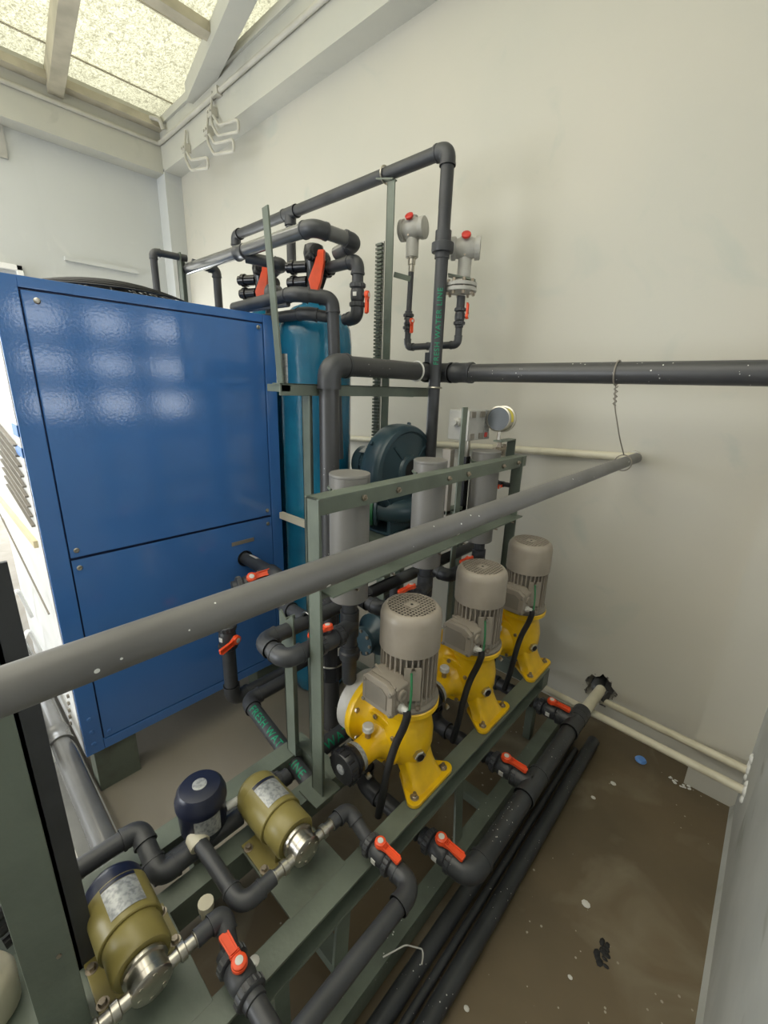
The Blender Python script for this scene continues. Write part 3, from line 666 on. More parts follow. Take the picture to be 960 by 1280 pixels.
lab = ['yellow pump with beige motor nearest the camera, its black knob in clear view', 'middle yellow pump with beige motor, between the other two', 'yellow pump with beige motor at the far end by the big wall']
foot_bolts = []
for i, y in enumerate((0.89, 1.290, 1.690)):
    if i == 0:
        # foot bolts belong to the pump; add before copying
        for dy in (-0.070, 0.078):
            MB().hexa((0.103, dy, 0.013), (0, 0, 1), 0.010, 0.008).cyl((0.103, dy, 0.02), (0.103, dy, 0.030), 0.0055, 10).lathe((0.103, dy, 0.012), (0, 0, 1), [(0.014, 0), (0.014, 0.002)], 16).obj('foot_bolt', m_zinc, pu)
        o = pu
    else: o = copy_tree(pu)
    o.location = (-0.69, y, 0.401); o['label'] = lab[i]; o['group'] = 'yellow metering pumps on the skid'

# ------------------------------------------------------------------ red-handled ball valves
def valve_proto():
    """local x = flow axis, handle above (+z); lever along +x; for a pipe of radius 0.03"""
    o = root('ball_valve', '', 'valve')
    b = MB(); b.lathe((-0.040, 0, 0), (1, 0, 0), [(0.036, 0), (0.042, 0.006), (0.045, 0.02), (0.046, 0.04), (0.045, 0.06), (0.042, 0.074), (0.036, 0.08)], 24)
    b.cyl((0, 0, 0.03), (0, 0, 0.060), 0.016, 16); b.obj('body', m_pvc, o)
    for s in (-1, 1):
        n = MB(); n.lathe((s*0.042, 0, 0), (s, 0, 0), [(0.046, 0), (0.050, 0.003), (0.050, 0.026), (0.046, 0.030), (0.037, 0.032), (0.037, 0.052), (0.034, 0.054)], 24)
        N_ = n.obj('union_nut', m_pvc, o)
        r = MB()
        for k in range(16):
            t = 2*PI*k/16; r.box((s*0.046, 0.049*math.cos(t)-0.003, 0.049*math.sin(t)-0.003), (s*0.066, 0.049*math.cos(t)+0.003, 0.049*math.sin(t)+0.003))
        r.obj('grip_ribs', m_pvc, N_)
    h = MB()
    pl = [(0.026*math.cos(t), 0.026*math.sin(t)) for t in [0.75+k*(2*PI-1.5)/14 for k in range(15)]]+[(0.045, -0.012), (0.105, -0.017), (0.112, -0.012), (0.112, 0.012), (0.105, 0.017), (0.045, 0.012)]
    h.prism(pl, (0, 0, 0.058), (1, 0, 0), (0, 1, 0), (0, 0, 1), 0.012)
    for s in (-1, 1): h.bar((0.028, s*0.013, 0.072), (0.104, s*0.015, 0.072), 0.005, 0.008)
    for k in range(3): h.box((0.020+k*0.006, -0.018, 0.068), (0.023+k*0.006, 0.018, 0.078))
    H = h.obj('handle', m_red, o, bev=0.0018)
    hb = MB().lathe((0, 0, 0.068), (0, 0, 1), [(0.024, 0), (0.024, 0.010), (0.020, 0.013)], 20).obj('handle_hub', m_red, H)
    MB().lathe((0, 0, 0.081), (0, 0, 1), [(0.013, 0), (0.013, 0.0015), (0.010, 0.002)], 18).obj('hub_cap', m_white, H)
    MB().box((-0.012, -0.0475, -0.012), (0.012, -0.044, 0.012)).obj('tag', m_white, o)
    return o
vp = valve_proto(); vused = [False]
def valve(label, loc, flow, up_, k=1.0, group=None, turn=0):
    f = V(flow).normalized(); u = V(up_); u = (u-f*u.dot(f)).normalized(); s = u.cross(f)
    if not vused[0]: o = vp; vused[0] = True
    else: o = copy_tree(vp)
    m = Matrix((f, s, u)).transposed()
    o.rotation_mode = 'XYZ'; o.rotation_euler = m.to_euler(); o.location = loc; o.scale = (k, k, k)
    o['label'] = label; o['group'] = group or 'red handled ball valves'
    if turn:
        for c in C.objects:
            if c.parent == o and c.name.startswith('handle'): c.rotation_euler = (0, 0, turn)
    return o
X_, Y_, Z_ = V((1, 0, 0)), V((0, 1, 0)), V((0, 0, 1))
for y, l in ((0.850, 'orange handled valve beside the near yellow pump, on the splashed collector pipe'), (1.262, 'orange handled valve beside the middle yellow pump, low past the beam'), (1.680, 'orange handled valve by the far yellow pump, near the ivory pipes')):
    valve(l, (-0.50, y, 0.25), X_, Z_, 0.72)
valve('orange handled valve after the second olive pump, over the skid beam', (-0.535, 0.612, 0.445), X_, Z_, 0.58)
valve('orange handled valve at the bottom of the photo between skid beam openings', (-0.575, 0.243, 0.445), -X_, Z_, 0.62)
valve('orange handled valve behind the olive pump, beside the navy actuator', (-0.918, 0.505, 0.43), -Y_, V((0.15, 0, 1)), 0.66)
for y, l in ((0.72, 'orange handled valve behind the green front post'), (1.11, 'orange handled valve behind the near motor top, between first two grey cylinders'), (1.50, 'orange handled valve behind the middle motor top, left of the far grey cylinder')):
    valve(l, (-0.86, y, 0.875), -Y_, V((-0.15, 0, 1)), 0.62)

# ------------------------------------------------------------------ collector and suction pipes on the right
pz = 0.25; r = 0.031
def coll():
    pts = [(-0.447, 0.85, pz), (-0.395, 0.85, pz), (-0.395, 1.74, pz)]
    o = pipe('paint-splashed dark collector pipe outside the skid joining three valves', pts, r, m_pvcd, L=0.06, tees=(((-0.395, 1.262, pz), Y_, -X_), ((-0.395, 1.680, pz), Y_, -X_)),)
    O = V(pts[0])
    for y in (1.262, 1.68): LMB(O).cyl((-0.450, y, pz), (-0.40, y, pz), 0.029, 18).obj('branch', m_pvcd, o)
    LMB(O).cyl((-0.395, 1.70, pz), (-0.395, 1.775, pz), 0.037, 20).obj('end_socket', m_pvcd, o)
    return o
coll()
for y, l in ((0.85, 'near'), (1.262, 'middle'), (1.68, 'far')):
    pipe('black suction pipe stub running under the skid beam to the %s yellow pump' % l, [(-0.58, y, pz), (-0.83, y, pz), (-0.83, y, 0.36)], 0.028, m_pvc)
o = pipe('ivory coupling pipe leading from the collector into the wall hole', [(-0.390, 1.77, 0.25), (-0.392, 2.04, 0.215)], 0.024, m_ivory)
o = pipe('black elbow pipe coming out of the broken wall hole', [(-0.42, 2.16, 0.20), (-0.42, 2.05, 0.20), (-0.36, 2.03, 0.195)], 0.024, m_pvc)
# ivory pipes low at the right
o = pipe('front one of two ivory pipes across the floor corner, ending in the right wall', [(-0.70, 1.93, 0.16), (XR+0.03, 1.80, 0.235)], 0.0165, m_ivory)
o = pipe('rear one of two ivory pipes, leaving the wall hole for the right wall', [(-0.375, 2.035, 0.165), (XR+0.03, 1.90, 0.25)], 0.0165, m_ivory)
for i, (p, l) in enumerate((((XR-0.001, 1.80, 0.232), 'lower'), ((XR-0.001, 1.90, 0.252), 'upper'))):
    b = MB()
    for k in range(9):
        t = 2*PI*k/9; b.ball((p[0], p[1]+0.02*math.cos(t), p[2]+0.03*math.sin(t)+(0.03 if i else -0.01)*(k % 2)), 0.008, 0.014, 0.016, 8, 5)
    o = b.obj('foam_seal', m_foam); tag(o, 'white foam seal at the right wall round the %s ivory pipe' % l, 'seal')
# floor pipes right of the skid
o = pipe('long splashed dark pipe lying on floor farthest to the right of the skid', [(-0.352, -0.9, 0.032), (-0.352, 1.90, 0.032)], 0.025, m_pvcd)
o = pipe('long dark pipe on floor directly beside the skid bottom rail', [(-0.442, -0.9, 0.032), (-0.442, 1.86, 0.032)], 0.025, m_pvcd)
o = pipe('thin black hose pipe between the two floor pipes', [(-0.398, -0.9, 0.020), (-0.398, 1.80, 0.020)], 0.012, m_pvcd)
# discharge pipe along the outside of the skid (from small valve)
o = pipe('dark pipe from olive pump outlet valve running forward over bottom rail', [(-0.50, 0.612, 0.445), (-0.425, 0.612, 0.445), (-0.425, -0.6, 0.445)], 0.0205, m_pvc, L=0.05, elbow_k=1.2)
o = pipe('short dark bent pipe from olive pump head up to skid edge valve', [(-0.660, 0.555, 0.487), (-0.660, 0.615, 0.487), (-0.575, 0.612, 0.450)], 0.018, m_pvc, L=0.034)
# second olive pump outlet and valve near the bottom
o = pipe('dark bent pipe between near olive pump head and bottom valve', [(-0.675, 0.200, 0.487), (-0.675, 0.262, 0.487), (-0.618, 0.245, 0.450)], 0.018, m_pvc, L=0.028)
o = pipe('dark pipe leaving bottom valve towards the frame edge', [(-0.54, 0.243, 0.445), (-0.43, 0.243, 0.440)], 0.0205, m_pvc)
# loop between the openings with white cap
o = pipe('dark V-shaped pipe with ivory end cap above the rectangular skid opening', [(-0.870, 0.297, 0.475), (-0.660, 0.297, 0.485), (-0.660, 0.378, 0.487)], 0.018, m_pvc, L=0.045)
MB().lathe((-0.006, 0, -0.004), (-0.9, 0, 0.2), [(0.019, -0.012), (0.025, -0.010), (0.025, 0.020), (0.019, 0.027)], 18).obj('ivory_cap', m_ivory, o)
o = MB().lathe((-0.775, 0.262, 0.36), (0, 0, 1), [(0.014, 0), (0.014, 0.03), (0.018, 0.032), (0.018, 0.05)], 14).obj('open_pipe_stub', m_ivory); tag(o, 'short ivory pipe stub standing inside rectangular skid opening', 'pipe')

# ------------------------------------------------------------------ olive magnetic pumps
def magpump():
    o = root('magnetic_pump', '', 'pump', (0, 0, 0))
    # local: axis +x from motor end to head, axis height .085, origin on plate under the barrel's middle
    h = 0.085
    MB().lathe((-0.125, 0, h), (1, 0, 0), [(0.030, -0.022), (0.045, -0.020), (0.056, -0.008), (0.060, 0.002), (0.060, 0.030)], 32).obj('end_bell', m_navy, o)
    MB().lathe((-0.100, 0, h), (1, 0, 0), [(0.060, 0), (0.062, 0.002), (0.062, 0.098), (0.060, 0.100)], 36).obj('motor_barrel', m_olive, o)
    MB().lathe((-0.002, 0, h), (1, 0, 0), [(0.054, 0), (0.056, 0.003), (0.056, 0.060), (0.052, 0.066)], 36).obj('coupling_barrel', m_olive, o)
    MB().lathe((0.066, 0, h), (1, 0, 0), [(0.040, 0), (0.042, 0.002), (0.042, 0.010), (0.036, 0.012), (0.036, 0.030), (0.038, 0.032), (0.038, 0.045), (0.034, 0.048), (0.012, 0.050)], 28).obj('pump_head', m_steel, o)
    for k in range(6):
        t = k*PI/3+0.3; MB().lathe((0.110, 0.026*math.cos(t), h+0.026*math.sin(t)), (1, 0, 0), [(0.0045, 0), (0.0045, 0.006)], 8).obj('head_screw', m_steel, o)
    # curved name plate facing up and to the front
    b = MB(); R = []
    for xx in (-0.085, -0.015):
        R.append([V((xx, 0.0632*math.cos(t), h+0.0632*math.sin(t))) for t in [0.9+k*0.14 for k in range(9)]])
    n = 9
    for a in R: b.v += a
    for j in range(n-1): b.f.append((j, j+1, n+j+1, n+j))
    b.obj('name_plate', m_plate, o)
    b = MB()
    for xx in (-0.0955, -0.0865): b.v += [V((xx, 0.0634*math.cos(t), h+0.0634*math.sin(t))) for t in [0.9+k*0.14 for k in range(9)]]
    for j in range(n-1): b.f.append((j, j+1, n+j+1, n+j))
    b.obj('plate_header', m_navy, o)
    for s in (-1, 1):
        MB().box((-0.070, s*0.030-0.012, 0.006), (0.030, s*0.030+0.012, 0.045)).obj('saddle', m_olive, o, bev=0.003)
    MB().box((-0.075, -0.080, 0.0), (0.040, 0.080, 0.006)).obj('foot_plate', m_olive, o, bev=0.002)
    for s in (-1, 1):
        for xx in (-0.055, 0.022):
            MB().hexa((xx, s*0.070, 0.006), (0, 0, 1), 0.008, 0.010).lathe((xx, s*0.070, 0.005), (0, 0, 1), [(0.012, 0), (0.012, 0.002)], 12).obj('foot_bolt', m_zinc, o)
    # steel ports: one to +y, one to -y from the head
    for s in (-1, 1):
        MB().lathe((0.100, s*0.030, h), (0, s, 0), [(0.013, 0), (0.013, 0.022), (0.017, 0.024), (0.017, 0.036), (0.013, 0.038), (0.013, 0.055), (0.016, 0.057), (0.016, 0.075)], 14).obj('port', m_steel, o)
    return o
mp = magpump(); mp.location = (-0.760, 0.468, 0.402); mp['label'] = 'olive barrel pump with steel head on the plate beside the green front post'; mp['group'] = 'olive barrel pumps'
m2 = copy_tree(mp)
for c in C.objects:
    if c.parent == mp and c.name.startswith('end_bell'): c.data = c.data.copy(); c.data.materials[0] = m_olive
m2.location = (-0.775, 0.112, 0.402); m2['label'] = 'olive barrel pump with black end at the lower left on a green plate'
# small mounting plate under the near pump
# ------------------------------------------------------------------ navy actuator
o = root('actuator', 'navy blue dome-topped actuator with label, left of the olive pump', 'actuator', (-0.925, 0.333, 0.405))
MB().lathe((0, 0, 0.06), (0, 0, 1), [(0.045, -0.03), (0.058, 0), (0.060, 0.075), (0.064, 0.077), (0.064, 0.092), (0.060, 0.098), (0.058, 0.112), (0.050, 0.122), (0.026, 0.126)], 32).obj('housing', m_navy, o)
MB().lathe((0, 0, 0.185), (0, 0, 1), [(0.018, 0), (0.018, 0.003), (0.012, 0.004)], 18).obj('indicator', m_plate, o)
MB().lathe((0, 0, 0.0), (0, 0, 1), [(0.02, -0.02), (0.02, 0.0), (0.034, 0.005), (0.034, 0.035)], 20).obj('neck', m_navy, o)
b = MB()
for zz in (0.070, 0.128): b.v += [V((0.0605*math.cos(t), 0.0605*math.sin(t), zz)) for t in [-0.75+k*0.14 for k in range(9)]]
for j in range(8): b.f.append((j, j+1, 9+j+1, 9+j))
b.obj('label_plate', m_plate, o)
MB().tube([(0.03, 0.05, 0.09), (0.035, 0.09, 0.09)], 0.011, 12).obj('cable_gland', m_white, o)

# ------------------------------------------------------------------ dark pipes at the left of the skid
o = pipe('dark bent pipe stepping over the skid in front of the navy actuator', [(-1.015, -0.25, 0.475), (-1.015, 0.205, 0.475), (-0.895, 0.205, 0.43), (-0.895, 0.42, 0.43)], 0.023, m_pvc, L=0.038)
o = pipe('black pipe along the skid under the navy actuator', [(-0.955, 0.20, 0.37), (-0.955, 0.62, 0.37)], 0.026, m_pvc)
o = pipe('second black pipe along the skid, farther under the actuator', [(-1.06, -0.10, 0.33), (-1.06, 0.70, 0.33)], 0.028, m_pvc)
o = pipe('shiny grey pipe along the floor past the chiller foot', [(-0.955, 0.152, 0.30), (-2.6, 0.152, 0.30)], 0.034, m_sil, couplings=(((-1.75, 0.152, 0.30), X_),), seg=24)
o = pipe('white sleeve-covered pipe beside the chiller side', [(-1.6, 0.10, 0.34), (-3.1, 0.12, 0.34)], 0.018, m_film)
o = pipe('thin bright pipe lying along the foot of the chiller side', [(-1.72, 0.185, 0.22), (-2.65, 0.185, 0.22)], 0.010, m_film)
# green lettered pipe
def lettered(label, a, b_, r_, text, tp, td, tn, size, elbows=()):
    o = pipe(label, [a, b_] if not elbows else elbows, r_, m_pvc)
    stencil(text, V(tp)-o.location, td, tn, size, r_, o)
    return o
fr = pipe('dark pipe marked in green coming from low valve to the skid', [(-1.37, 0.93, 0.36), (-1.37, 0.715, 0.36), (-0.865, 0.655, 0.36)], 0.027, m_pvc, L=0.05)
stencil('FRESH WATER LINE', V((-1.30, 0.7067, 0.36))-fr.location, (0.505, -0.06, 0), (0, -0.45, 0.9), 0.040, 0.027, fr)
f2 = pipe('black pipe marked in green lying below the near yellow pump', [(-1.02, 0.60, 0.30), (-1.02, 1.6, 0.30)], 0.032, m_pvc)
stencil('SEA WATER LINE', V((-1.02, 0.70, 0.30))-f2.location, (0, 1, 0), (0.7, 0, 0.7), 0.05, 0.032, f2)
pipe('black pipe lying lower beside the green-marked one below the pump', [(-0.93, 0.62, 0.24), (-0.93, 1.6, 0.24)], 0.030, m_pvc)
# low valve branch in front of the chiller
pipe('black riser with an elbow at floor level before the chiller', [(-1.50, 0.715, 0.66), (-1.50, 0.715, 0.29), (-1.50, 1.10, 0.29)], 0.028, m_pvc)
valve('orange handled valve on the riser in front of the blue chiller, low down', (-1.50, 0.715, 0.60), -Z_, V((0.95, 0.25, 0)), 0.75, turn=-PI*0.45)
bpy.context.view_layer.update()
pipe('black pipe leaving the round hole in the blue chiller', [(-1.74, 0.925, 0.825), (-1.42, 0.925, 0.825), (-1.42, 0.925, 0.70), (-1.12, 0.925, 0.70), (-1.12, 0.925, 0.60)], 0.028, m_pvc)
valve('orange handled valve just under the round chiller hole', (-1.52, 0.845, 0.79), V((0.25, 0.95, 0.1)), V((0.6, -0.5, 0.8)), 0.80)
o = MB().lathe((-1.71, 0.925, 0.825), (1, 0, 0), [(0.034, 0), (0.037, 0.0), (0.037, 0.014), (0.033, 0.014), (0.033, 0.0)], 24, caps=False).obj('hole_grommet', m_black); tag(o, 'black rubber grommet round the chiller pipe hole', 'grommet')
o = MB(); 
for k in range(7):
    t = 0.35+k*0.22; o.v += [V((-1.66, 0.925+0.0286*math.cos(t), 0.825+0.0286*math.sin(t))), V((-1.60, 0.925+0.0286*math.cos(t), 0.825+0.0286*math.sin(t)))]
for k in range(6): o.f.append((2*k, 2*k+2, 2*k+3, 2*k+1))
o = o.obj('warning_tag', m_white); tag(o, 'white and red sticker on the pipe at the chiller hole', 'sticker')
q = MB()
for k in range(4):
    t = 0.55+k*0.22; q.v += [V((-1.652, 0.925+0.0290*math.cos(t), 0.825+0.0290*math.sin(t))), V((-1.618, 0.925+0.0290*math.cos(t), 0.825+0.0290*math.sin(t)))]
for k in range(3): q.f.append((2*k, 2*k+2, 2*k+3, 2*k+1))
q.obj('red_print', m_redd, o).location = -o.location

# discharge header loops of the three pumps (z = .88)
zc = 0.88
for i, y in enumerate((0.835, 1.225, 1.615)):
    nm = ('near', 'middle', 'far')[i]
    o = pipe('dark U-shaped discharge pipe joining the %s grey cylinder stub to the rear header' % nm, [(-0.985, y-0.06, zc), (-0.985, y-0.265, zc), (-0.862, y-0.265, zc), (-0.862, y-0.16, zc)], 0.0235, m_pvc, L=0.045)
    O = o.location
    LMB(O).cyl((-0.862, y-0.07, zc), (-0.875, y-0.01, zc), 0.024, 16).obj('tube', m_pvc, o)
    LMB(O).lathe((-0.885, y-0.01, zc-0.045), (0, 0, 1), [(0.024, 0), (0.030, 0.002), (0.030, 0.088), (0.024, 0.09)], 20).obj('tee', m_pvc, o)
pipe('long dark header pipe behind the grey cylinder stubs', [(-0.985, 0.72, zc), (-0.985, 1.78, zc)], 0.0235, m_pvc)
o = root('pipe_bracket', 'small green Y-shaped bracket with a steel ring under the discharge bend', 'bracket', (-0.985, 0.665, 0.401))
MB().box((-0.035, 0.0, 0.0), (0.012, 0.006, 0.50)).box((-0.035, 0.0, 0.0), (-0.029, 0.045, 0.50)).obj('post', m_green, o, bev=0.001)
MB().prism([(-0.045, 0.36), (0.028, 0.36), (0.028, 0.525), (0.020, 0.535), (-0.008, 0.508), (-0.037, 0.535), (-0.045, 0.525)], (0, -0.004, 0), (1, 0, 0), (0, 0, 1), (0, 1, 0), 0.006).obj('plate', m_green, o, bev=0.002)
MB().tube([(0.0+0.029*math.cos(t), 0.07, 0.479+0.029*math.sin(t)) for t in [k*PI/10 for k in range(21)]], 0.003, 6).obj('ring', m_steel, o)
# black bodies low behind the pumps
for i, y in enumerate((0.86, 1.2)):
    o = root('strainer', 'black ribbed strainer bowl hanging behind the front post' if i == 0 else 'black ribbed strainer bowl behind the near motor', 'strainer', (-1.02, y, 0.58))
    MB().lathe((0, 0, 0), (0, 0, 1), [(0.03, 0), (0.042, 0.01), (0.044, 0.12), (0.052, 0.122), (0.052, 0.16), (0.044, 0.165), (0.04, 0.20)], 28).obj('bowl', m_blackg, o)
    MB().cyl((0, 0, 0.19), (0, 0, 0.285), 0.022, 16).obj('neck', m_pvc, o)
    MB().tube([(0.0455*math.cos(t), 0.0455*math.sin(t), 0.075) for t in [k*PI/12 for k in range(25)]], 0.003, 6).obj('band', m_steel, o)
    MB().box((0.052, -0.012, 0.125), (0.054, 0.012, 0.155)).obj('tag', m_white, o)

# ------------------------------------------------------------------ teal transfer pump and blower
o = root('transfer_pump', 'dark teal horizontal pump set low behind the yellow pumps', 'pump', (-1.13, 1.22, 0.28))
MB().lathe((0, 0.08, 0.28), (0, 1, 0), [(0.07, 0), (0.085, 0.01), (0.085, 0.24), (0.07, 0.25)], 28).obj('motor', m_teal, o)
MB().lathe((0, -0.10, 0.28), (0, 1, 0), [(0.05, 0), (0.062, 0.002), (0.062, 0.02), (0.045, 0.022), (0.055, 0.05), (0.095, 0.08), (0.095, 0.13), (0.06, 0.16), (0.05, 0.19)], 28).obj('casing', m_teal, o)
MB().box((-0.09, -0.02, 0.0), (0.09, 0.32, 0.02)).box((-0.06, 0.1, 0.0), (0.06, 0.3, 0.22)).obj('base', m_teal, o, bev=0.004)
for k in range(8):
    t = 2*PI*k/8; MB().hexa((0.052*math.cos(t), -0.098, 0.28+0.052*math.sin(t)), (0, -1, 0), 0.008, 0.008).obj('flange_bolt', m_zinc, o)
o = root('support_table', 'green grey steel table under the teal blower', 'frame', (-1.3, 1.5, 0))
b = MB().box((-0.24, -0.30, 0.935), (0.20, 0.34, 0.96)); b.obj('table_top', m_green, o, bev=0.003)
for xx in (-0.22, 0.16):
    for yy in (-0.28, 0.28): MB().box((xx, yy, 0), (xx+0.04, yy+0.04, 0.935)).obj('leg', m_green, o, bev=0.002)
MB().box((-0.22, -0.28, 0.28), (0.2, -0.24, 0.32)).obj('stretcher', m_green, o, bev=0.002)
def blower():
    o = root('blower', 'large dark teal centrifugal blower with round casing behind the grey cylinders', 'blower', (-1.255, 1.475, 1.03)); z = 0.215
    b = MB(); n = 48; R = []
    prof = [(-0.060, 0.80), (-0.056, 0.93), (-0.045, 0.98), (-0.02, 1.0), (0.02, 1.0), (0.04, 0.985), (0.052, 0.95), (0.056, 0.86), (0.048, 0.82), (0.052, 0.50), (0.058, 0.36), (0.070, 0.33)]
    for xx, k in prof:
        R.append([V((xx, (0.185+0.028*(j/n))*k*math.cos(2*PI*j/n-2.2), z+(0.185+0.028*(j/n))*k*math.sin(2*PI*j/n-2.2))) for j in range(n)])
    b.rings(R).obj('casing', m_teal, o)
    MB().lathe((0.066, 0, z), (1, 0, 0), [(0.068, 0), (0.070, 0.006), (0.06, 0.012), (0.052, 0.012), (0.045, -0.01)], 30, caps=False).obj('inlet_ring', m_teal, o)
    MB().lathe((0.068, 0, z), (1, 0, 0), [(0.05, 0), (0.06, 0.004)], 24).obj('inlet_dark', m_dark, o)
    for t in (0.7, 2.3, 4.1, 5.3):
        MB().bar((0.056, 0.07*math.cos(t), z+0.07*math.sin(t)), (0.050, 0.15*math.cos(t), z+0.15*math.sin(t)), 0.010, 0.010).obj('rib', m_teal, o)
    m = MB(); m.lathe((-0.060, 0, z), (-1, 0, 0), [(0.085, 0), (0.085, 0.02), (0.072, 0.025), (0.072, 0.13), (0.080, 0.132), (0.080, 0.18), (0.060, 0.20)], 30); mo = m.obj('motor', m_teal, o)
    for k in range(22):
        t = 2*PI*k/22; MB().box((-0.205, 0.072*math.cos(t)-0.003, z+0.072*math.sin(t)-0.003), (-0.115, 0.080*math.cos(t)+0.003, z+0.080*math.sin(t)+0.003)).obj('fin', m_teal, mo)
    MB().bar((-0.16, -0.045, z+0.07), (-0.20, -0.045, z+0.07), 0.05, 0.004, (0, -0.5, 1)).obj('name_plate', m_plate, mo)
    # outlet horn curving forward and down, with a green flange
    b = MB(); b.tube([(0.05, 0.12, 0.055), (0.085, 0.02, 0.035), (0.06, -0.08, 0.035), (-0.01, -0.135, 0.045)], lambda u: 0.060-0.012*u, 24, 0.04).obj('outlet_horn', m_teal, o)
    fd = V((-0.8, -0.6, 0.0)).normalized(); fc = V((-0.005, -0.132, 0.045))
    MB().lathe(fc, fd, [(0.070, 0), (0.074, 0.002), (0.074, 0.012), (0.070, 0.014)], 28).obj('outlet_flange', m_teal, o)
    MB().lathe(fc+fd*0.016, fd, [(0.070, 0), (0.074, 0.002), (0.074, 0.016), (0.050, 0.018), (0.050, 0.05)], 28).obj('green_flange', m_greenf, o)
    x_, y_, d_ = frame_of(fd)
    for k in range(6):
        t = 2*PI*k/6; MB().hexa(fc+fd*0.030+x_*0.064*math.cos(t)+y_*0.064*math.sin(t), fd, 0.008, 0.008).obj('flange_bolt', m_zinc, o)
    MB().box((-0.10, -0.13, -0.068), (0.07, 0.16, -0.055)).box((-0.09, -0.12, -0.06), (-0.07, 0.14, 0.12)).box((0.04, -0.12, -0.06), (0.06, 0.14, 0.12)).obj('foot', m_teal, o, bev=0.003)
    for t in (1.2, 2.5, 3.4): MB().hexa((-0.02, 0.205*math.cos(t), z+0.205*math.sin(t)), (0, math.cos(t), math.sin(t)), 0.01, 0.012).obj('casing_lug', m_teal, o)
    return o
blower()

# ------------------------------------------------------------------ rear rack
o = root('rear_rack', 'tall green steel rack of angle posts carrying the black pipework', 'rack', (-1.35, 1.3, 0)); O = o.location
P = lambda: LMB(O)
b = P(); b.box((-1.325, 0.985, 0.0), (-1.318, 1.03, 1.60)); b.box((-1.325, 0.985, 0.0), (-1.28, 0.992, 1.60)); b.obj('post', m_green, o, bev=0.002)
b = P(); b.box((-1.32, 0.86, 1.598), (-1.275, 1.76, 1.604)); b.box((-1.281, 0.86, 1.563), (-1.275, 1.76, 1.604)); b.obj('rail', m_green, o, bev=0.002)
b = P(); b.box((-1.50, 1.60, 0.0), (-1.455, 1.606, 2.46)); b.box((-1.50, 1.60, 0.0), (-1.494, 1.645, 2.46)); b.obj('post', m_green, o, bev=0.002)
b = P(); b.box((-1.30, 1.60, 1.56), (-1.50, 1.606, 1.60)); b.box((-1.30, 1.60, 1.594), (-1.50, 1.645, 1.60)); b.obj('rail', m_green, o, bev=0.002)
P().bar((-1.335, 0.872, 2.13), (-1.318, 0.895, 1.58), 0.036, 0.006, (0, 0.3, 1)).obj('flat_bar', m_green, o)
b = P(); b.box((-1.36, 0.865, 1.575), (-1.275, 0.905, 1.60)); b.obj('bracket', m_green, o, bev=0.002)
P().bar((-1.46, 1.605, 2.46), (-1.56, 1.605, 2.485), 0.03, 0.006, (0, 0, 1)).obj('bracket', m_green, o)
# slotted cable duct
s = root('cable_duct', 'slotted grey cable duct fixed beside the tall green post', 'cable duct', (-1.545, 1.62, 0.0)); O = s.location
LMB(O).box((-1.562, 1.612, 1.25), (-1.520, 1.618, 2.24)).obj('back', m_trans, s)
for k in range(60):
    z0 = 1.26+k*0.0163
    LMB(O).box((-1.560, 1.597, z0), (-1.522, 1.613, z0+0.0095)).obj('finger', m_greend, s)
# white and black clip bars on the near bracket
o = MB().box((-1.36, 0.905, 1.60), (-1.30, 0.912, 1.70)).obj('label_card', m_plate); tag(o, 'small pale label card on the first blue tank', 'label')

# ------------------------------------------------------------------ blue tanks with valve heads
def tank(x, y, label, gl):
    o = root('filter_tank', label, 'tank', (x, y, 0), group='blue pressure tanks')
    MB().lathe((0, 0, 0), (0, 0, 1), [(0.13, 0), (0.15, 0.02), (0.163, 0.10), (0.163, 1.68), (0.166, 1.70), (0.166, 1.78), (0.160, 1.84), (0.143, 1.885), (0.10, 1.925), (0.055, 1.945), (0.052, 1.965)], 48).obj('shell', m_tank, o)
    MB().lathe((0, 0, 1.955), (0, 0, 1), [(0.056, 0), (0.060, 0.003), (0.060, 0.016), (0.055, 0.02)], 28).obj('collar', m_tank, o)
    return o
t1 = tank(-1.655, 1.315, 'tall blue fibreglass tank right of the chiller, its dome in view', 0)
t2 = tank(-2.07, 1.315, 'blue fibreglass tank mostly hidden behind the chiller', 1)
def head(x, y, label):
    o = root('valve_head', label, 'valve', (x, y, 1.975), group='black valve heads')
    MB().lathe((0, 0, 0), (0, 0, 1), [(0.062, 0), (0.066, 0.006), (0.050, 0.014), (0.036, 0.03), (0.034, 0.10), (0.040, 0.14), (0.046, 0.17), (0.040, 0.20), (0.030, 0.205)], 28).obj('body', m_blackg, o)
    b = MB(); b.prism([(-0.02, 0.02), (0.03, 0.02), (0.075, 0.09), (0.085, 0.13), (0.06, 0.17), (-0.02, 0.17)], (0, -0.02, 0.0), (1, 0, 0), (0, 0, 1), (0, 1, 0), 0.04); b.obj('wing', m_blackg, o, bev=0.004)
    for (p, d) in (((0.0, -0.02, 0.155), (0.85, -0.3, 0.0)), ((0.0, 0.0, 0.10), (0.9, 0.2, 0)), ((-0.02, -0.02, 0.12), (-0.9, -0.4, 0)), ((0, 0, 0.17), (-0.3, 1, 0)), ((-0.02, -0.02, 0.06), (-0.9, -0.3, 0))):
        d = V(d).normalized(); m = MB(); m.lathe(p, d, [(0.024, 0), (0.024, 0.06), (0.030, 0.062), (0.030, 0.08), (0.022, 0.082), (0.022, 0.10)], 18); m.obj('port', m_blackg, o)
    b = MB(); pl = [(0.0, 0.0), (0.03, -0.005), (0.045, 0.03), (0.06, 0.10), (0.062, 0.15), (0.035, 0.15), (0.018, 0.10), (-0.01, 0.04)]
    b.prism(pl, (0.055, -0.055, 0.01), (0.85, 0.5, 0), (0, 0, 1), (0.5, -0.85, 0), 0.022); h = b.obj('lever', m_red, o, bev=0.004)
    return o
head(-1.655, 1.315, 'black valve head with orange lever on top of the front blue tank')
